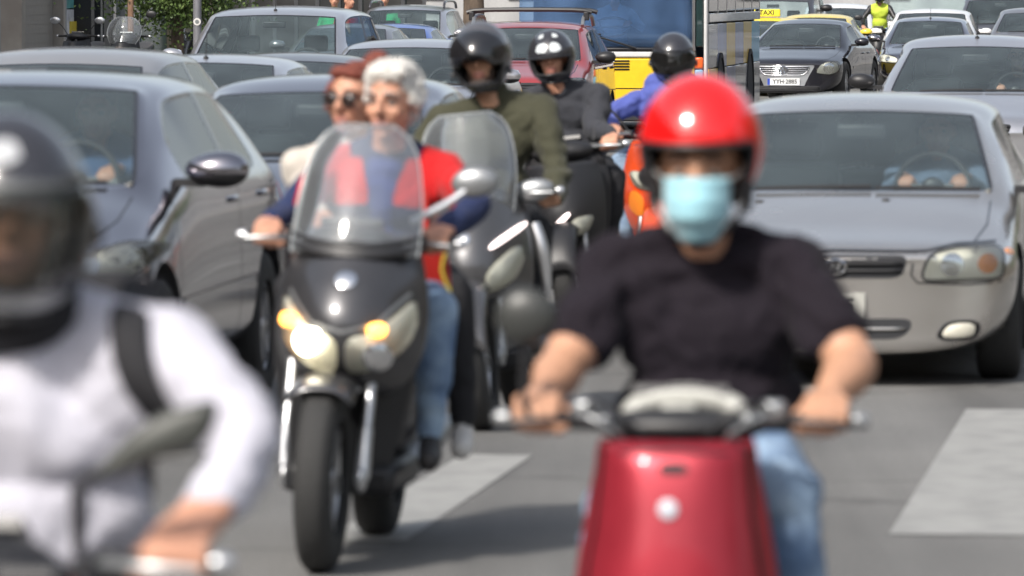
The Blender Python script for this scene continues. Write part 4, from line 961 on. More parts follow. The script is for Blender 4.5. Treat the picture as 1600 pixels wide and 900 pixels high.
c_suv = car('suv_car', 'lilac-silver tall hatchback at far left beside the white-haired rider', 'car', -156, 400, dict(fine=1, L=4.4, W=1.84, H=1.515, zc=1.04, zh=1.45, zf=.88, zb=1.04, yc=1.0, yh=1.92, yr=3.5, ye=4.05, wb=.75, wt=.60, rw=.34, yw=.85, wb_=2.62, zm=1.10, mirr=(.135, .09, .075)), silver2, front=dict(headlight=[(.55, .62), (.86, .70), (.90, .82), (.80, .84), (.55, .72)]))
car('hatchback_car', 'silver car directly behind the couple on the dark scooter', 'car', 409, 308, dict(fine=1, H=1.39, zc=.95, zh=1.30, zf=.78, zb=.98, zm=1.03), silver2)
car('estate_car', 'dull grey car with long roof behind the far left hatchback', 'car', -6, 252, dict(H=1.47, zc=1.02, zh=1.365, L=4.5, yr=3.9, ye=4.2, zb=1.02, W=1.78, wt=.58), paint('dull_silver', (.30, .30, .31), .5, .45))
car('sedan_car', 'silver car with antenna behind the grey estate, below the people carrier', 'car', 239, 222, dict(H=1.37, zc=.95, zh=1.31, antenna=(.02, 2.15)), silver)
car('sedan_car', 'low dark grey car half hidden by the woman with sunglasses', 'car', 380, 200, dict(H=1.33, zc=.92, zh=1.265, zb=.93), darkgrey)
car('sedan_car', 'silver car with wide bluish windscreen left of the olive jacket rider helmet', 'car', 597, 171, dict(fine=1, H=1.375, zc=.93, zh=1.295, W=1.78, wt=.60, wb=.74), silver)
car('people_carrier', 'tall light silver people carrier with dark windscreen at upper left', 'van', 389, 154, dict(fine=1, H=1.67, zc=1.05, zh=1.575, zf=.92, zb=1.08, yc=.85, yh=1.70, yr=4.0, ye=4.3, L=4.6, W=1.82, wt=.65, wb=.77, rw=.32, antenna=(-.02, 1.9)), silver)
car('small_car', 'small dark silver car between people carrier and blue-roofed car', 'car', 513, 110, dict(H=1.34, zc=.92, zh=1.275), grey)
car('small_car', 'small car with bright blue roof in front of the estate with rails', 'car', 583, 103, dict(H=1.305, zc=.9, zh=1.235, zb=.92, wt=.54), blue)
rr, fr_, P_, *_ = car('estate_car', 'light silver estate car with roof rails under the green shirt', 'car', 608, 96, dict(fine=1, H=1.575, zc=1.0, zh=1.49, zb=1.03, zf=.85, yr=3.9, ye=4.2, L=4.5, W=1.78, wt=.60), silver)
def rails(root, P, m=m_alu):
    for sd in (-1, 1):
        x = sd*(P['wt']+.02); B().tube([(x, P['yh']+.25, P['H']-.07), (x, P['yh']+.45, P['H']+.035), (x, P['yr']-.35, P['H']+.035), (x, P['yr']-.1, P['H']-.07)], .022, 8, 4).out('roof_rail', m, root)
rails(rr, P_, darkgrey)
rr, fr_, P_, *_ = car('red_car', 'red car with roof rack in front of the yellow bus', 'car', 789, 141, dict(fine=1, H=1.48, zc=1.02, zh=1.40, zf=.88, zb=1.02, yr=3.5, ye=3.85, L=4.0, W=1.74, wt=.61, wb=.74, zm=1.06, mirm=m_black, rw=.30), red)
rails(rr, P_, m_steel)
B().tube([(-.72, 2.35, 1.56), (-.5, 2.35, 1.59), (.5, 2.35, 1.59), (.72, 2.35, 1.56)], .025, 8, 3).out('rack_bar', m_black, rr); B().tube([(-.72, 3.0, 1.56), (-.5, 3.0, 1.59), (.5, 3.0, 1.59), (.72, 3.0, 1.56)], .025, 8, 3).out('rack_bar', m_black, rr)
for sd in (-1, 1): bevel(B().box((sd*.66, 2.35, 1.52), (.06, .10, .10)).out('rack_foot', m_black, rr), .01)
def taxi_sign(root, P, m=yellow):
    o = bevel(B().box((0, P['yh']+.45, P['H']+.055), (.46, .14, .13)).out('roof_sign', mat('sign_yellow', (.85, .72, .05), .4), root), .02); textmesh('TAXI', .12, m_black, o, Matrix.Translation((0, P['yh']+.378, P['H']+.06)) @ FRONT, bold=.002)
rr, fr_, P_, *_ = car('taxi', 'yellow taxi with roof sign just right of the bus', 'taxi', 1181, 92.2, dict(H=1.35, zc=.93, zh=1.28), yellow); taxi_sign(rr, P_)
rr, fr_, P_, *_ = car('taxi', 'yellow taxi behind the black coupe, in front of the white van', 'taxi', 1263, 85.4, dict(H=1.37, zc=.93, zh=1.30), yellow)
car('dark_van', 'dark grey van with wide windscreen behind the nearer yellow taxi', 'van', 1198, 81.5, dict(H=1.80, zc=1.10, zh=1.60, zf=.95, zb=1.12, yc=.8, yh=1.5, L=4.8, yr=4.4, ye=4.6, wt=.70, wb=.80, W=1.9, mirm=m_black, zm=1.45), darkgrey)
car('white_car', 'white car behind the black coupe beside the rider in yellow vest', 'car', 1298, 76.3, dict(H=1.53, zc=1.0, zh=1.43, zb=1.02, wt=.60), white)
car('grey_car', 'grey-blue car in front of the white one, right of the black coupe', 'car', 1443, 89.6, dict(fine=1, H=1.34, zc=.845, zh=1.265, zf=.72, zb=.88, antenna=(.0, 2.2)), silver2)
car('white_car', 'white car with dark windscreen under the big lorry windscreen', 'car', 1447, 84.4, dict(fine=1, H=1.46, zc=.95, zh=1.38, W=1.85, wt=.62, wb=.76), white)
car('lorry', 'white lorry with big grey windscreen at upper right', 'lorry', 1447, 66, dict(H=2.7, zc=1.02, zh=2.4, zf=.9, zb=1.3, yc=.35, yh=.7, L=6, yr=2.2, ye=2.4, box=1, W=2.35, wt=1.04, wb=1.10, rw=.40, yw=.75, wb_=3.6, panel=1), white)
car('dark_van', 'dark van with black mirror at the upper right edge', 'van', 1556, 77, dict(H=1.72, zc=1.08, zh=1.60, zb=1.1, wt=.66, wb=.78, mirm=m_black), darkgrey)
car('grey_car', 'grey car at the upper right corner beside the dark van', 'car', 1608, 84, dict(H=1.48, zc=1.0, zh=1.38), grey)
car('red_car', 'red car with pale roof at the far upper right corner', 'car', 1600, 70, dict(H=1.60, zc=1.0, zh=1.50), red)
car('silver_car', 'light silver car behind the front right saloon, at the right edge', 'car', 1508, 181.6, dict(fine=1, H=1.435, zc=.925, zh=1.335, zf=.76, zb=.93, W=1.77, wb=.735, wt=.585, zm=1.02, yh=2.05, mirm=m_black, antenna=(.0, 2.35)), silver)

# ------------------------------------------------------------ the bus
def bus():
    global BUS_ROOT
    Y = 74.; root = empty('city_bus', Fr(1.13, Y).M); tag(root, 'yellow, blue and white city bus behind the red car', 'bus')
    W2, L_, Hh = 1.25, 8.4, 3.0; m_by = mat('bus_yellow', (.78, .52, .02), .35, 0, .6, .08); m_bw = mat('bus_white', (.62, .62, .62), .4, 0, .4, .05); m_bb = mat('bus_light_blue', (.10, .42, .62), .4, 0, .4); m_bd = mat('bus_side_blue', (.16, .22, .42), .3, .1, .8, .3, 1.5); m_bs = mat('bus_side_grey', (.42, .44, .46), .25, .5, .8, .25, 1.2)
    def slab(nm, x0, x1, z0, z1, y, t, m, r=.02): return bevel(B().box(((x0+x1)/2, y+t/2, (z0+z1)/2), (x1-x0, t, z1-z0)).out(nm, m, root), r, 2)
    B().box((0, L_/2+1.3, Hh/2+.18), (2*W2-.16, L_-2.6, Hh-.34)).box((0, 1.4, .5), (2*W2-.16, 2.5, .5)).out('body', m_lin, root)
    slab('roof', -W2, W2, Hh-.28, Hh, 0, L_, m_bw, .1); slab('front_panel', -W2+.02, W2-.16, .42, .985, 0, .1, m_by); slab('waist_band', -W2+.02, W2-.16, .995, 1.075, -.005, .1, m_bw)
    slab('lower_front_panel', -W2+.02, W2-.02, .22, .405, .01, .1, m_lin); V = []
    for i in range(10):
        for j in range(15):
            u = -1+2*j/14; V.append((u*(W2-.19), .02+.06*u*u+.10*i/9, 1.09+1.75*i/9))
    solid(mk('windscreen', V, ogrid(15, 10), glass('bus_glass', (.66, .78, .9), .02, .24, (.20, .36, .68), 1.6), root), .006)  # blue diffuse tone put into the glass for reflected sky
    slab('dashboard', -W2+.1, W2-.25, .95, 1.12, .25, .5, m_dash); slab('screen_base', -W2+.05, W2-.17, 1.065, 1.12, -.012, .06, m_trim)
    slab('cab_back', -W2+.1, W2-.15, .6, 2.7, 2.4, .05, m_seat)
    slab('corner_post', W2-.19, W2-.15, 1.07, Hh-.25, .0, .12, m_alu); slab('corner_window', W2-.145, W2-.05, 1.12, Hh-.3, .03, .08, m_shopg); slab('corner_post', W2-.045, W2, .42, Hh-.25, .0, .14, m_bw)
    slab('indicator_panel', W2-.155, W2-.05, .86, 1.0, -.01, .06, mat('orange_lens', (.75, .12, .02), .3, coat=.6)); slab('lamp_panel', W2-.155, W2-.05, .45, .85, -.005, .06, m_bb)
    for k in range(4): slab('grille_slot', -.08, .30, .845+k*.034, .862+k*.034, -.012, .02, m_trim, .003)
    for x in (.02,): slab('grille_divider', x, x+.015, .83, .98, -.016, .02, m_by, .003)
    B().lathe([(.035, -.01), (.045, -.02), (.052, -.01)], (-.02, 0, 1.035), 'Y', 20).box((-.02, -.012, 1.035), (.07, .008, .012)).out('badge', m_steel, root)
    V, F = ribbon([(-W2+.05, .62), (W2-.2, .62)], .01, lambda u, v: (Vector((u, 0, v)), Vector((0, -1, 0))), .004); mk('panel_gap', V, F, m_trim, root)
    for x0, x1, z in ((-.35, .38, 1.20), (-.9, -.2, 1.17)): B().tube([(x1, -.03, 1.11), (x0+.15, -.02, z+.07), (x0-.25, .0, z+.05)], .012, 6, 3).tube([(x0-.4, .01, z+.01), (x0+.30, .0, z+.08)], .010, 6).out('wiper', m_black, root)
    # right side, panels and windows
    n = 6
    for k in range(n):
        y0, y1 = .2+k*(L_-.3)/n, .2+(k+1)*(L_-.3)/n; door = k in (1,)
        def sp(nm, ya, yb, z0, z1, m, pr=.0): return bevel(B().box((W2-.03+pr, (ya+yb)/2, (z0+z1)/2), (.06, yb-ya, z1-z0)).out(nm, m, root), .008)
        sp('side_window', y0+.04, y1-.04, 1.55, 2.65, m_shopg); sp('window_post', y1-.035, y1+.035, 1.5, 2.7, m_alu, .004); sp('side_rail', y0, y1, 1.42, 1.53, m_bs, .01)
        sp('side_panel', y0+.01, y1-.01, .86, 1.40, [m_bs, m_bd, m_by, m_bd, m_by, m_bb][k], .0); sp('lower_side_panel', y0+.01, y1-.01, .32, .85, [m_by, m_bs, m_bd, m_bs, m_bs, m_bs][k], .005)
    for sd in (-1, 1):
        for y in (1.9, 6.6): wheel(root, sd*(W2-.14), y, .48, .28, sd, n=8, rimm=m_steel)
    for y in (1.9, 6.6): B().lathe([(.50, 0), (.50, .02), (.56, .02), (.56, 0)], (W2+.002, y, .48), 'X', 28).lathe([(0, .004), (.5, .004)], (W2+.002, y, .48), 'X', 28).out('wheel_arch', m_lin, root)
    B().tube([(W2-.05, .0, 2.6), (W2+.2, -.25, 2.55), (W2+.22, -.25, 2.3)], .02, 8, 3).box((W2+.22, -.26, 2.15), (.2, .08, .36)).out('mirror', m_black, root)
    return root
bus()
# ------------------------------------------------------------ riders and their scooters
V3 = Vector
def body_proj(body):
    me = body.data; bv = BVHTree.FromPolygons([v.co.copy() for v in me.vertices], [tuple(p.vertices) for p in me.polygons])
    def f(u, v):
        p, n, i, t = bv.ray_cast(V3((u, -2, v)), V3((0, 1, 0)))
        if p is None: return V3((u, 0, v)), V3((0, -1, 0))
        return p, (n if n.y < 0 else -n)
    return f
def hproj(P): 
    def f(u, v):
        p = P(R(u), R(v)); a = P(R(u+1), R(v)); b = P(R(u), R(v+1)); n = (a-p).cross(b-p).normalized(); return p, n
    return f
def cloth(name, c, c2=None, sheen=.3, nscale=6, rough=.85): return mat(name, c, rough, noise_amt=.10, nscale=nscale, bump=.35, bscale=140, sheen=sheen*.3, spec=.15)
def mask(root, T, m):
    V = []; F = []; nx, nz = 15, 16
    for i in range(nz):
        t = i/(nz-1); z = -.006-.128*t; w_ = .064*(1-.45*max(0, t-.55)/.45)
        for j in range(nx):
            u = -1+2*j/(nx-1); pl = .0022*math.sin(t*math.pi*7); y = -.124-.016*math.sin(math.pi*min(1, t*1.15))*(1-u*u)+.052*abs(u)**2.2+.035*max(0, t-.6)/.4-pl
            V.append(T(u*w_, y, z))
    o = mk('face_mask', V, ogrid(nx, nz), m, root); solid(o, .002, 1)
    for s in (-1, 1):
        B().tube([T(s*.066, -.082, -.008), T(s*.084, -.03, .005), T(s*.09, .02, .02)], .0016, 5, 4).tube([T(s*.050, -.085, -.105), T(s*.080, -.03, -.06), T(s*.09, .02, -.03)], .0016, 5, 4).out('ear_loop', m_white, o)
def hair(root, T, Rh, m, parts, voxel=.007, amp=.010, name='hair'):
    b = Body()
    for c, r in parts: b.ell('top', T(*c), r, Rh)
    return b.build(name, {'top': m}, root, voxel, 2, amp, 28.)
def strands(ho, m, n, L_, seed=1, flow=(0, .6, -.5)):
    me = ho.data; rnd = random.Random(seed); V = []; F = []; fl = V3(flow)
    for i in range(n):
        v = me.vertices[rnd.randrange(len(me.vertices))]; nn = v.normal; d = (fl+V3((rnd.gauss(0, .35), rnd.gauss(0, .35), rnd.gauss(0, .35)))); d = (d-nn*d.dot(nn)*.75+nn*.35).normalized(); s_ = d.cross(nn).normalized()*.0022; L2 = L_*rnd.uniform(.5, 1.3); p = v.co-nn*.003; q = p+d*L2*.6; e = q+(d-nn*.5).normalized()*L2*.5; o = len(V)
        V += [p-s_, p+s_, q+s_, q-s_, e]; F += [(o, o+1, o+2, o+3), (o+3, o+2, o+4)]
    q = mk('hair_strands', V, F, m, ho, smooth=False); q['kind'] = 'stuff'
# --- dark scooter with the couple
f1 = Fr(-.61, 19.2, roll=R(2.2)); m_dksc = mat('charcoal_scooter_paint', (.052, .052, .057), .30, .4, .6)
nose1 = [(.55, .12, .13, .19, 2), (.61, .195, .05, .18, 2.2), (.70, .235, -.02, .20, 2.3), (.80, .245, -.03, .22, 2.3), (.90, .235, .02, .25, 2.3), (.98, .215, .09, .28, 2.1), (1.05, .20, .15, .31, 2)]
lamp = [(.012, .635), (.10, .65), (.19, .72), (.215, .80), (.205, .87), (.17, .83), (.10, .765), (.012, .745)]
r1, N1 = scooter('motor_scooter', 'dark grey scooter with lit headlamp carrying the white-haired rider', f1, dict(body=m_dksc, x0=.045, fwx=.055, f0=60, nose=nose1, gz=1.035, gx=.285, mirrors=(0, 0), rw=.30, fender_m=m_dksc, seat_z=.82, fork=m_alu, bodyw=.22,
    wind=[(1.0, .205, .13, .20, 2), (1.10, .205, .17, .27, 2), (1.20, .195, .22, .32, 2), (1.30, .175, .28, .36, 2), (1.37, .14, .33, .39, 2), (1.41, .09, .36, .39, 2)],
    lights=[('head', lamp, None, True), ('badge', circ(-.0, .925, .035, rz=.026), m_chrome, False)]))
for x, z, r, m, k in ((-.095, .735, .038, m_lamp, 'headlamp_bulb'), (-.165, .79, .021, m_ind, 'indicator_bulb'), (.10, .775, .021, m_ind, 'indicator_bulb'), (.10, .70, .04, m_chrome, 'headlamp_bulb')):
    patch(k, circ(x, z, r), N1.proj, m, r1, off=.034, dome=.012, rnd=1)
V, F = ribbon([(-.19, .885), (-.10, .79), (0, .765), (.10, .79), (.19, .885)], .012, N1.proj, .006, smooth=False); mk('chrome_strip', V, F, m_steel, r1)
a = f1.L(642, 347, .32); c = f1.L(742, 285, .40); mirror(r1, a, c, (.078, .03, .050), roll=R(-8), stem=[a, a.lerp(c, .6)+V3((0, 0, -.012)), c], stem_r=.013, sub=m_alu, mc=m_steel)
if 0: B().tube([a, f1.L(430, 312, .36), f1.L(412, 262, .40)], .010, 8, 4).out('mirror_stem', m_alu, r1)
V = []
for i in range(6):
    for j in range(17):
        u = -1+j/8; z = .985+.055*i/5; V.append((u*.225+.045, .10+.14*u*u+.02*(i > 2), z+.03*u*u))
solid(mk('screen_mount', V, ogrid(17, 6), m_black, r1), .02)
m_hair = mat('white_hair', (.62, .60, .56), .7, noise_amt=.2, nscale=40, bump=.6, bscale=120, sheen=.5); m_navy = cloth('navy_cloth', (.022, .032, .085)); m_redc = cloth('red_cloth', (.50, .018, .02)); m_shirt = cloth('blue_shirt', (.035, .055, .19))
hd = f1.L(612, 157, .84); nk = f1.L(606, 226, .92)
def zone1(p, t):
    if t != 'top': return t
    ax = abs(p.x-nk.x)
    if p.z > 1.29 and ax < .12+.1*(p.z-1.29) : return 'top'
    if ax < .045+.30*max(0, p.z-1.18) and p.y < .86 and p.z > 1.0: return 'top3' if ax < .03+.12*max(0, p.z-1.1) and p.z > 1.05 else 'top'
    if p.z > 1.135+.10*max(0, .10-ax) and p.z < 1.40 and ax < .26: return 'top2'
    return 'top'
p1, O1, T1, Rh1, h1 = rider('person', 'white-haired man in red and navy jacket riding the dark scooter', f1, dict(hip=(.0, .98, .86), chest=tuple(nk*.35+V3((0, .98, .95))*.0+V3((nk.x*.65-.0, .60, .72))) if 0 else (nk.x*.7, .93, 1.17), neck=tuple(nk), head=tuple(hd), sw=.195, gl=(-.275, .44, 1.035), gr=(.275, .44, 1.035), voxel=.006, bulk=1.08, yawh=R(-15), pitchh=R(4),
    kr=tuple(f1.L(683, 482, .56)), ar=tuple(f1.L(672, 688, .60)), kl=tuple(f1.L(470, 492, .58)), al=tuple(f1.L(470, 688, .62)), collar=.03, brow=(.35, .32, .30), el=tuple(f1.L(462, 322, .70)), er=tuple(f1.L(742, 325, .70)), hk=1.04, folds=.009), dict(top=m_navy, top2=m_redc, top3=m_shirt, bottom=m_jeans, skin=m_skin), zone=zone1)
ho_ = hair(p1, T1, Rh1, m_hair, [((0, .03, .055), (.090, .102, .082)), ((0, -.035, .095), (.070, .055, .036)), ((.03, -.062, .088), (.050, .034, .026)), ((-.035, -.055, .085), (.040, .032, .026)), ((-.079, .025, .02), (.016, .055, .045)), ((.079, .025, .02), (.016, .055, .045)), ((0, .06, -.02), (.075, .06, .07))])
strands(ho_, m_hair, 2600, .018)
m_auburn = mat('auburn_hair', (.16, .035, .02), .6, noise_amt=.3, nscale=40, bump=.5, bscale=120); m_cream = cloth('cream_cloth', (.52, .48, .43))
hw = f1.L(553, 156, 1.22)
p2, O2, T2, Rh2, h2 = rider('person', 'woman with auburn hair and sunglasses sitting behind the white-haired man', f1, dict(hip=(-.02, 1.40, .93), chest=(-.05, 1.33, 1.22), neck=tuple(hw+V3((.0, .05, -.155))), head=tuple(hw), sw=.19, gl=(-.17, 1.05, 1.04), gr=(.17, 1.05, 1.04), el=(-.28, 1.35, 1.12), er=(.26, 1.35, 1.14),
    kr=(.27, 1.02, .84), ar=tuple(f1.L(722, 670, 1.05)), kl=(-.27, 1.02, .84), al=(-.22, 1.1, .40), voxel=.008, collar=.06, yawh=R(-20), bulk=1.05, brow=(.06, .03, .02)), dict(top=m_cream, bottom=m_dark_tr, shoe=mat('white_shoes', (.6, .58, .55), .5)))
ho_ = hair(p2, T2, Rh2, m_auburn, [((0, .035, .048), (.084, .098, .082)), ((0, -.045, .088), (.060, .042, .030)), ((-.076, .0, .0), (.014, .045, .065)), ((.076, .0, .0), (.014, .045, .065)), ((.05, .06, .125), (.040, .045, .035)), ((0, .07, -.04), (.07, .05, .08))])
strands(ho_, m_auburn, 2200, .016, 2)
mg = mat('sunglass_lens', (.02, .012, .01), .08, coat=.8)
gl = B().ell(T2(-.032, -.103, .0), (.030, .010, .024), Rh2).ell(T2(.032, -.103, .0), (.030, .010, .024), Rh2).tube([T2(-.012, -.108, .008), T2(.012, -.108, .008)], .003).tube([T2(-.06, -.098, .006), T2(-.086, .0, .006)], .003).tube([T2(.06, -.098, .006), T2(.086, .0, .006)], .003).out('sunglasses', mg, p2)
sc = B(); 
for k in range(4): sc.tube([T2(.08*math.cos(a)*(1.0-.02*k)+.0, .02+.085*math.sin(a), -.165-.028*k+.012*math.sin(3*a+k)) for a in [2*math.pi*j/16 for j in range(17)]], .026, 8)
sc.out('scarf', m_cream, p2)
bg_ = empty('bag', f1.M @ Matrix.Translation(f1.L(679, 420, .72))); tag(bg_, "red shoulder bag with yellow trim at the white-haired man's knee", 'bag')
b = B(); V = []
for y, sx, sz in ((-.04, .8, .85), (-.03, 1, 1), (.03, 1, 1), (.04, .8, .85)):
    for k in range(20):
        a = 2*math.pi*k/20; V.append((.050*sx*math.copysign(abs(math.cos(a))**.5, math.cos(a))+.018*(-math.sin(a)), y, .078*sz*math.copysign(abs(math.sin(a))**.5, math.sin(a))))
subd(mk('pouch', V, ogrid(20, 4, True)+[tuple(range(20))[::-1], tuple(range(60, 80))], cloth('red_bag', (.40, .02, .015)), bg_), 1)
B().tube([(.045, -.042, .075), (.030, -.046, .0), (.060, -.044, -.072)], .006, 6, 3).out('trim', m_ylw, bg_); B().tube([(-.03, 0, .07), (-.05, .10, .22), (-.06, .2, .35)], .008, 6, 4).out('strap', cloth('red_bag', (.4, .02, .015)), bg_)

# --- red scooter, rider with the red helmet and mask
f2 = Fr(.305, 12.3); m_rsc = mat('metallic_red_scooter_paint', (.34, .022, .038), .40, .45, .25)
m_hgr_ = mat('grey_white_enamel', (.5, .52, .58), .5)
nose2 = [(.28, .16, .20, .30, 3), (.40, .225, .17, .33, 3), (.52, .225, .16, .33, 3), (.64, .210, .17, .33, 3), (.76, .190, .19, .33, 3), (.85, .172, .21, .33, 3.6), (.89, .168, .225, .33, 4), (.912, .160, .25, .33, 4.5)]
r2, N2 = scooter('motor_scooter', 'metallic red scooter ridden by the man in the red helmet', f2, dict(body=m_rsc, nose=nose2, gz=.945, gx=.305, gy=.42, mirrors=(0, 0), rw=.25, bkw=.90, fh=.24, lev_m=m_black, wheel_m=m_steel, hc_m=m_black, barend=m_steel, panel=m_rsc, bodyw=.155, hcr=(.17, .08, .040), lights=[('badge', circ(-.006, .775, .021), m_hgr_, False), ('grille', [(-.026, .846), (.032, .846), (.032, .868), (-.026, .868)], m_lin, False)]))
b = B(); V = []
cov = []
for i in range(25):
    a = math.pi*i/24; cov.append(V3((.115*math.cos(a)+.012, .40+.02*math.sin(a), .948+.045*math.sin(a)**.8)))
b.tube(cov, [.018]+[.024]*6+[.027]*5+[.027]*5+[.024]*6+[.018], 12).out('handlebar_top_cover', mat('pearl_grey', (.40, .40, .37), .5, 0, .2), r2)
bevel(B().box((.0, .375, .968), (.075, .05, .026)).out('speedometer', mat('pearl_grey', (.5, .5, .47), .3), r2), .01)
for x, z, m in ((-.085, .945, m_ylw), (-.05, .935, m_steel), (.02, .925, m_steel), (.115, .92, m_steel), (.15, .955, m_steel), (-.15, .95, m_steel)): B().ell((x, .33, z), (.016, .014, .013)).out('bolt', m, r2)
for s in (-1, 1):
    V, F = ribbon([(s*.150, .895), (s*.160, .75), (s*.185, .60), (s*.20, .42)], .006, N2.proj, .003); mk('panel_gap', V, F, m_trim, r2)
    B().tube([(s*.20, .40, .95), (s*.17, .30, .99), (s*.10, .28, .955), (s*.06, .30, .90)], .006, 6, 5).out('cable', m_black, r2)
    B().tube([(s*.22, .39, .955), (s*.19, .26, .965), (s*.12, .25, .93), (s*.09, .32, .88)], .005, 6, 5).out('cable', m_steel, r2)
    bevel(B().box((s*.195, .385, .965), (.055, .06, .05)).out('brake_cylinder', m_steel, r2), .012)
V, F = ribbon([(-.15, .885), (0, .893), (.15, .885)], .005, N2.proj, .003); mk('panel_gap', V, F, m_trim, r2)
a = f2.L(832, 655, .38); c = f2.L(822, 494, .36); mirror(r2, a, c, (.066, .030, .060), stem=[a, a+V3((-.02, 0, .05)), c+V3((0, .01, -.03))], mc=mat('mirror_black', (.04, .042, .04), .4), stem_r=.008)
m_tee = cloth('black_tshirt', (.014, .011, .016), sheen=.1); hd = f2.L(1094, 270, .80)
p3, O3, T3, Rh3, h3 = rider('person', 'man in red helmet, blue face mask and black t-shirt', f2, dict(hip=(.02, .98, .82), chest=(.02, .93, 1.10), neck=(.012, .885, 1.315), head=tuple(hd), sw=.195, shz=-.0, gl=(-.305, .42, .948), gr=(.305, .42, .948), wrl=tuple(f2.L(850, 618, .52)), wrr=tuple(f2.L(1290, 622, .52)),
    el=tuple(f2.L(878, 575, .72)), er=tuple(f2.L(1335, 572, .72)), sleeves='short', bulk=1.16, armr=1.0, belly=1.10, voxel=.006, hk=1.10, wide=1.03, hands=1.08, jaw=1.3, kr=(.215, .56, .76), ar=(.23, .62, .34), kl=(-.15, .56, .74), al=(-.15, .62, .34), folds=.016, brow=(.03, .02, .02)), dict(top=m_tee, bottom=m_jeans, skin=m_skin2))
m_rh = mat('red_helmet_paint', (.78, .006, .006), .16, 0, 1., .02, rvar=.05)
ho, HP = helmet(p3, h3+V3((0, .015, .052)), Matrix.Rotation(R(3), 3, 'X'), m_rh, 'jet', a=.137, b=.158, hh=.163, zhi=6, azo=62, low=-50, visor=None)
mask(p3, T3, mat('surgical_mask_blue', (.30, .56, .64), .8, noise_amt=.05, sheen=.3))
B().tube([T3(-.088, .0, -.01), T3(-.078, -.02, -.08), T3(-.02, -.05, -.135), T3(.02, -.05, -.135), T3(.078, -.02, -.08), T3(.088, 0, -.01)], .007, 6, 4).out('chin_strap', m_black, p3)
for s in (-1, 1): B().ell(T3(s*.089, .0, -.03), (.016, .045, .055)).out('ear_pad', m_lin, p3)

# --- near left rider in white
f3 = Fr(-.885, 8.7)
nose3 = [(.50, .16, .10, .2, 2.2), (.62, .22, .02, .2, 2.2), (.78, .25, .0, .24, 2.2), (.88, .23, .06, .28, 2.2)]
r3, N3 = scooter('motorcycle', 'black scooter of the nearest rider, at lower left', f3, dict(body=m_dksc, nose=nose3, gz=.985, gx=.33, gy=.44, mirrors=(0, 0), bodyw=.22, rw=.27))
a = f3.L(122, 870, .36); c = f3.L(258, 678, .34); pl = [f3.L(px_, py_, .34) for px_, py_ in ((138, 750), (196, 684), (258, 645), (334, 626), (334, 664), (306, 700), (250, 714), (190, 738))]
cc = sum(pl, V3())/8; V = []
for y, k in ((-.022, .72), (-.014, .95), (.004, 1.), (.014, .98)):
    for q in catmull(pl+[pl[0]], 3)[:-1]: V.append(cc+(q-cc)*k+V3((0, y, 0)))
mh = mk('mirror', V, ogrid(24, 4, True)+[tuple(range(24))[::-1], tuple(range(72, 96))], mat('mirror_grey', (.065, .068, .062), .45), r3)
mk('mirror_glass', [cc+(q-cc)*.9+V3((0, .017, 0)) for q in pl], [tuple(range(8))], m_mirror, mh, smooth=False)
B().tube([a, f3.L(118, 800, .36), f3.L(122, 762, .36), f3.L(165, 730, .35)], .008, 8, 4).out('mirror_stem', m_black, mh)
bevel(B().box((.04, .38, .955), (.30, .16, .055), Matrix.Rotation(R(-18), 3, 'X')).out('dashboard', m_trim, r3), .02, 3)
m_whd = cloth('white_hoodie', (.50, .495, .56), sheen=.2)
hd = f3.L(10, 335, .80)
p4, O4, T4, Rh4, h4 = rider('person', 'nearest rider at far left in white hoodie, dark full-face helmet and backpack strap', f3, dict(hip=(0, .98, .86), chest=(.01, .92, 1.17), neck=(.0, .87, 1.36), head=tuple(hd), yawh=R(15), sw=.245, gl=(-.34, .44, .985), gr=(.335, .44, .99), wrr=tuple(f3.L(322, 800, .535)), er=tuple(f3.L(392, 700, .74)), bulk=1.22, armr=.9, voxel=.007, folds=.013, collar=.03, belly=1.1, hands=1.1), dict(top=m_whd, bottom=m_dark_tr))
m_hblk = mat('black_helmet_paint', (.028, .028, .034), .25, 0, .8); m_hgr = mat('grey_graphics', (.45, .46, .48), .3, 0, .5)
RhV = Matrix.Rotation(R(15), 3, 'Z') @ Matrix.Rotation(R(4), 3, 'X')
B().ell(h4+V3((0, .06, -.15)), (.115, .12, .085)).out('neck_warmer', m_dark_tr, p4)
ho, HP = helmet(p4, h4+V3((0, .01, -.006)), RhV, m_hblk, 'full', a=.133, b=.16, hh=.168, visor='closed', m_visor=glass('grey_visor', (.78, .78, .76), .05, .05, (.30, .32, .30)), zlo=-33, zhi=16)
patch('helmet_patch', [(-80, 21), (70, 20), (70, 23), (-80, 26)], hproj(HP), mat('visor_highlight_grey', (.14, .145, .15), .4), ho, off=.010, rnd=1, step=4, skirt=0)  # grey band painted as the highlight along the visor's top edge
patch('helmet_patch', [(-75, -34), (75, -34), (70, -50), (-70, -50)], hproj(HP), m_hgr, ho, off=.003, rnd=1, step=4, skirt=0)
patch('helmet_patch', [(-40, 34), (8, 36), (4, 52), (-30, 50)], hproj(HP), m_hgr, ho, off=.003, rnd=1, step=4, skirt=0)
bp = body_proj([c for c in p4.children if c.name.startswith('body')][0]); L4 = lambda px, py: (lambda v: (v.x-O4.x, v.z))(f3.L(px, py, .78))
V = []; pts = [(188, 440), (196, 500), (208, 560), (228, 612), (262, 660)]; pts = [tuple(v) for v in catmull([V3((*L4(*q), 0)) for q in pts], 5)]
F = []; rows = []
for i, q in enumerate(pts):
    for u in (-1, -.6, 0, .6, 1):
        P_, n_ = bp(q[0]+u*.037, q[1]); P_ = P_+V3((0, -.006-(.008 if abs(u) < .9 else 0), 0)); V.append(P_)
o = mk('backpack_strap', V, ogrid(5, len(pts)), m_dark_tr, p4); solid(o, .008, 0); sm_ = o.modifiers.new('s', 'SMOOTH'); sm_.iterations = 6
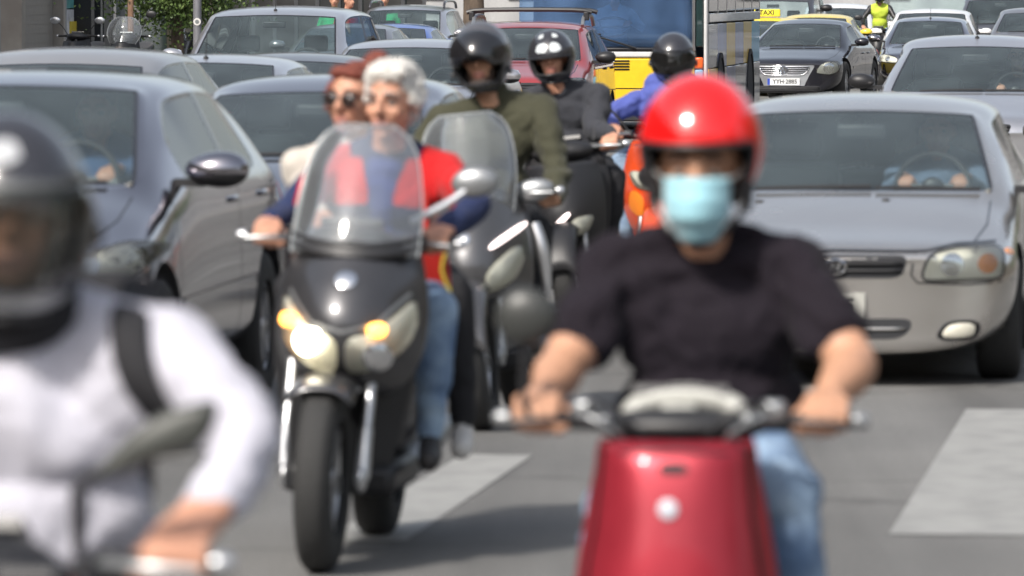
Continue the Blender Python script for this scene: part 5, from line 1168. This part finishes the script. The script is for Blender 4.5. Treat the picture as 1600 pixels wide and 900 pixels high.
q = [V3((*L4(px_, py_), 0)) for px_, py_ in ((121, 772), (120, 810), (118, 862))]; V = []
for v in catmull(q, 4):
    for u in (-1, 1): P_, n_ = bp(v.x+u*.008, v.y); V.append(P_+V3((0, -.006, 0)))
mk('zip', V, ogrid(2, len(V)//2), m_trim, p4)
bevel(B().box((0, .27, 1.18), (.30, .16, .42)).out('backpack', m_dark_tr, p4), .05, 3)

# --- olive jacket rider
f4 = Fr(-.115, 25.4, roll=R(-6)); m_gsc = paint('grey_scooter_paint', (.085, .085, .09), .5)
nose4 = [(.46, .13, .12, .20, 2), (.54, .22, .02, .22, 2.3), (.66, .245, -.03, .26, 2.3), (.78, .245, .0, .30, 2.3), (.88, .22, .06, .32, 2.2), (.96, .19, .12, .33, 2)]
wind4 = [(.86, .18, .10, .24, 2), (.98, .20, .16, .30, 2), (1.10, .205, .23, .36, 2), (1.21, .19, .30, .41, 2), (1.28, .16, .34, .43, 2), (1.32, .11, .36, .42, 2)]
r4, N4 = scooter('motor_scooter', 'grey maxi scooter with tall screen ridden by the man in olive', f4, dict(body=m_gsc, nose=nose4, wind=wind4, gz=.955, gx=.30, mirrors=(1, 0), mirc=m_steel, rw=.30, bodyw=.22, seat_z=.78, panel=m_gsc,
    lights=[('head', [(.05, .56), (.17, .60), (.22, .70), (.20, .76), (.08, .66)], None, True), ('led', [(.10, .74), (.225, .82), (.222, .845), (.095, .765)], m_led, True), ('badge', circ(0, .80, .022), m_chrome, False)]))
a = f4.L(762, 352, .36); c = f4.L(832, 298, .40); mirror(r4, a, c, (.095, .035, .050), roll=R(-6), stem=[a, a.lerp(c, .5), c], stem_r=.012, mc=m_steel)
for s in (-1, 1): B().tube([(s*.26, .34, .83), (s*.285, .33, .70), (s*.28, .36, .52)], [.022, .03, .018], 10, 4).out('side_trim', m_alu, r4)
m_olive = cloth('olive_cloth', (.055, .055, .036)); hd = f4.L(752, 92, .86)
p5, O5, T5, Rh5, h5 = rider('person', 'man in olive jacket wearing grey helmet with raised dark visor', f4, dict(hip=(0, 1.0, .84), chest=(.01, .95, 1.17), neck=tuple(hd+V3((.02, .05, -.165))), head=tuple(hd), sw=.215, gl=(-.29, .44, .96), gr=(.29, .44, .96), er=tuple(f4.L(872, 275, .75)), wrr=tuple(f4.L(862, 315, .54)), bulk=1.18, voxel=.008, collar=.07, yawh=R(-5), folds=.012), dict(top=m_olive, bottom=m_dark_tr, skin=m_skin2))
m_hgrey = mat('grey_helmet_paint', (.10, .10, .11), .3, .3, .8)
ho, HP = helmet(p5, h5+V3((0, .01, .005)), Matrix.Rotation(R(-5), 3, 'Z'), m_hgrey, 'full', a=.134, b=.155, hh=.160, visor=44, m_visor=mat('dark_visor', (.012, .012, .014), .12, coat=.8), zlo=-46, zhi=-2, azo=58, low=-64)
hair(p5, T5, Rh5, mat('dark_beard', (.05, .03, .022), .8), [((0, -.062, -.095), (.050, .034, .026)), ((-.048, -.035, -.065), (.016, .035, .04)), ((.048, -.035, -.065), (.016, .035, .04))], amp=.004, name='beard')
B().tube([T5(-.088, .0, -.03), T5(-.06, -.03, -.12), T5(.06, -.03, -.12), T5(.088, 0, -.03)], .012, 6, 5).out('chin_strap', m_black, p5)

# --- grey jacket rider
f5 = Fr(.33, 32.7, roll=R(-6)); m_gjk = cloth('grey_jacket_cloth', (.040, .042, .050))
nose5 = [(.40, .12, .12, .20, 2), (.50, .20, .02, .2, 2.2), (.62, .22, -.02, .22, 2.2), (.76, .22, .02, .26, 2.2), (.90, .19, .10, .28, 2)]
r5, N5 = scooter('motor_scooter', 'dark scooter ridden by the rider in the grey jacket', f5, dict(body=m_black, nose=nose5, gz=.97, gx=.275, mirrors=(1, 0), bodyw=.22, rw=.28, mirc=m_steel,
    lights=[('led', [(-.09, .545), (-.075, .528), (.05, .62), (.04, .645)], m_led, False), ('head', [(.03, .50), (.12, .52), (.17, .62), (.05, .60)], None, True)]))
a = f5.L(886, 252, .40); b = B(); b.ell(f5.L(890, 233, .38), (.075, .06, .045)).out('brake_reservoir', mat('navy_plastic', (.10, .11, .16), .3, coat=.3), r5)
V = []
for i in range(9):
    for j in range(11):
        u = -1+j/5; V.append((u*(.20-.01*i)+.03, .42+.02*i-.05*(1-u*u)+.012*math.sin(7*u+i), .92-.085*i))
subd(solid(mk('leg_cover', V, ogrid(11, 9), m_dark_tr, r5), .015), 1)
hd = f5.L(862, 90, .84)
p6, O6, T6, Rh6, h6 = rider('person', 'rider in grey jacket and black full-face helmet with white markings', f5, dict(hip=(.0, .98, .85), chest=(.02, .94, 1.17), neck=tuple(hd+V3((.015, .05, -.16))), head=tuple(hd), sw=.215, gl=(-.26, .44, .975), gr=(.26, .44, .975), er=tuple(f5.L(930, 205, .74)), el=(-.34, .74, 1.08), bulk=1.2, voxel=.010, collar=.08, gloves=False, folds=.012), dict(top=m_gjk, bottom=m_dark_tr))
ho, HP = helmet(p6, h6+V3((0, .01, 0)), Matrix.Rotation(R(2), 3, 'X'), m_hblk, 'full', a=.133, b=.16, hh=.158, visor=None, zlo=-34, zhi=2, azo=58)
m_hw = mat('white_graphics', (.62, .66, .68), .3, 0, .5)
for pl in ([(-34, 14), (-6, 12), (-3, 24), (-10, 34), (-30, 30)], [(34, 14), (6, 12), (3, 24), (10, 34), (30, 30)], [(-36, 44), (-16, 46), (-18, 58), (-34, 54)], [(36, 44), (16, 46), (18, 58), (34, 54)]): patch('helmet_patch', pl, hproj(HP), m_hw, ho, off=.003, rnd=1, step=4, skirt=0)
# --- blue jacket rider
f6 = Fr(.855, 35.4); m_osc = mat('orange_red_scooter_paint', (.68, .07, .012), .25, 0, 1.)
nose6 = [(.36, .12, .10, .2, 2), (.48, .20, .02, .22, 2.2), (.64, .24, -.02, .24, 2.2), (.80, .23, .02, .28, 2.2), (.93, .19, .10, .30, 2)]
r6, N6 = scooter('motor_scooter', 'orange-red scooter ridden by the rider in the blue jacket', f6, dict(body=m_osc, nose=nose6, gz=.985, gx=.32, mirrors=(1, 1), mz=.20, bodyw=.22, panel=m_osc, lights=[('head', [(.02, .66), (.14, .68), (.19, .78), (.04, .77)], None, True), ('trim', [(-.19, .56), (-.10, .50), (-.08, .62), (-.17, .68)], mat('orange_plastic', (.8, .22, .02), .35), False)]))
hd = f6.L(1052, 92, .84)
p7, O7, T7, Rh7, h7 = rider('person', 'rider in blue jacket and black helmet with dark visor behind the red helmet', f6, dict(hip=(0, .98, .86), neck=tuple(hd+V3((0, .05, -.16))), head=tuple(hd), sw=.20, gl=(-.31, .44, .985), gr=(.31, .44, .985), bulk=1.15, voxel=.010, folds=.012, collar=.07, el=(-.36, .76, 1.10), kl=(-.26, .55, .82), al=(-.24, .60, .34)), dict(top=cloth('blue_jacket', (.085, .11, .36)), bottom=m_jeans))
ho, HP = helmet(p7, h7+V3((0, .01, 0)), Matrix.Rotation(R(2), 3, 'X'), m_hblk, 'full', a=.133, b=.16, hh=.158, visor='closed', m_visor=m_vis, zlo=-32, zhi=14)

# --- small figures behind
f7 = Fr((1370-800)/78., FPX/78.)
r7, N7 = scooter('motor_scooter', 'dark scooter of the rider in the yellow vest beside the white car', f7, dict(body=m_black, nose=nose5, gz=1.0, mirrors=(1, 1)))
hv = mat('high_visibility_yellow', (.48, .60, .05), .7); hd = f7.L(1362, -2, .84)
p8, O8, T8, Rh8, h8 = rider('person', 'distant rider in bright yellow vest beside the white car', f7, dict(voxel=.02, face=False, folds=.006, hip=(0, .98, .98), chest=(0, .92, 1.34), neck=(0, .88, 1.52), head=(0, .84, 1.67)), dict(top=hv, top2=m_black, bottom=m_jeans), zone=lambda p, t: 'top2' if t == 'top' and abs(p.x) > .17 else t)
helmet(p8, h8+V3((0, .01, 0)), Matrix.Identity(3), m_hblk, 'full', visor='closed')
def stander(label, px, s, top, bottom, yaw=0, skin=m_skin):
    Y = FPX/s; f = Fr((px-800)/s, Y, yaw=yaw)
    r_ = rider('person', label, f, dict(hip=(0, 0, .95), chest=(0, 0, 1.22), neck=(0, .01, 1.45), head=(0, -.03, 1.62), gl=(-.24, -.06, .85), gr=(.24, -.06, .85), wrl=(-.24, -.02, .93), wrr=(.24, -.02, .93), el=(-.27, .04, 1.15), er=(.27, .04, 1.15), kl=(-.10, -.02, .52), kr=(.10, -.02, .52), al=(-.10, .03, .10), ar=(.10, .03, .10), voxel=.02, face=False), dict(top=top, bottom=bottom, skin=skin), group='people on the left pavement')
    hair(r_[0], r_[2], r_[3], mat('dark_hair', (.03, .022, .018), .7), [((0, .03, .055), (.088, .10, .08)), ((0, -.03, .10), (.06, .05, .03))], voxel=.015, amp=.004); return r_
stander('person in green shirt standing left of the estate car with rails', 523, 92, cloth('green_shirt', (.02, .42, .16)), m_jeans)
stander('person in red top next to the one in green', 543, 94, cloth('red_top', (.50, .02, .015)), m_dark_tr, yaw=R(-50))
stander('person in green shirt seen over the roof of the estate car', 601, 88, cloth('green_shirt', (.02, .42, .16)), m_jeans)
# drivers
def drv(label, C, shirt, skin=m_skin, vox=.014):
    root, fr, P, *_ = C; z = P['zc']-.32; y = P['yh']
    r_ = rider('person', label, fr, dict(hip=(.36, y+.32, z-.02), chest=(.36, y+.38, z+.28), neck=(.36, y+.38, z+.50), head=(.36, y+.34, min(z+.66, P['H']-.20)), sw=.18, gl=(.22, y-.13, z+.33), gr=(.50, y-.13, z+.33), al=(.30, y-.45, z-.20), ar=(.44, y-.45, z-.20), kl=(.28, y-.12, z+.05), kr=(.46, y-.12, z+.05), voxel=vox, ua=.28, fa=.25, poleA=.5), dict(top=shirt, bottom=m_dark_tr, skin=skin), group='drivers behind their windscreens')
    hair(r_[0], r_[2], r_[3], mat('dark_hair', (.03, .022, .018), .7), [((0, .03, .055), (.088, .10, .08)), ((0, -.03, .10), (.06, .05, .03)), ((0, .06, -.03), (.07, .05, .07))], voxel=.012, amp=.004); return r_
drv('driver with hands on the wheel of the front right saloon', AC, cloth('navy_shirt', (.14, .19, .28)))
drv('driver in the tall hatchback at far left', c_suv, cloth('denim_shirt', (.05, .10, .22)))
drv('driver of the light silver car behind the front right saloon', (bpy.data.objects['silver_car'], Fr(W(1508, 450, YS(181.6)).x, YS(181.6)), dict(zc=.925, yh=2.05, H=1.435)), cloth('dark_shirt', (.03, .03, .04)))
BR = bpy.data.objects['city_bus']; fb = Fr(1.13, 74.)
pb = rider('person', 'bus driver in pale blue shirt behind the bus windscreen', fb, dict(hip=(-.0, 1.25, 1.05), chest=(0, 1.28, 1.40), neck=(0, 1.25, 1.62), head=(0, 1.2, 1.78), gl=(-.2, .75, 1.38), gr=(.2, .75, 1.38), al=(-.12, .75, .62), ar=(.12, .75, .62), voxel=.014), dict(top=cloth('pale_blue_shirt', (.35, .48, .62)), bottom=m_dark_tr), group='drivers behind their windscreens')
c = Vector((0, .72, 1.36)); rt = Matrix.Rotation(R(-60), 3, 'X'); b = B().tube([c+rt @ Vector((math.cos(a)*.23, 0, math.sin(a)*.23)) for a in [2*math.pi*k/20 for k in range(21)]], .016); b.box(c, (.44, .02, .03), rt); b.out('steering_wheel', m_black, BR)
# parked scooters on the left pavement
def parked(label, px, s, wind=None, mirc=None, gx=.28, mir=(1, 1), body=None, mz=.24):
    Y = FPX/s; f = Fr((px-800)/s, Y, yaw=TH+.1, z=.115)
    return scooter('motor_scooter', label, f, dict(body=body or m_black, nose=nose5, gz=.98, gx=gx, mirrors=mir, wind=wind, mirc=mirc, mz=mz, rw=.25, fork=m_steel, lever=False), group='scooters parked on the left pavement')
wp = [(.86, .20, .10, .22, 2), (1.0, .27, .16, .28, 2), (1.12, .26, .2, .32, 2), (1.22, .21, .25, .34, 2), (1.28, .10, .28, .33, 2)]
parked('parked black scooter at far left with pale round mirror', 110, 101, mirc=m_alu, gx=.26)
parked('parked scooter with wide clear windscreen and one high mirror', 186, 102, wind=wp, gx=.30, mir=(0, 1), mz=.34)
parked('parked scooter behind the grey lamp post', 298, 97, wind=wp, gx=.28, body=m_gsc, mir=(1, 0), mz=.12)
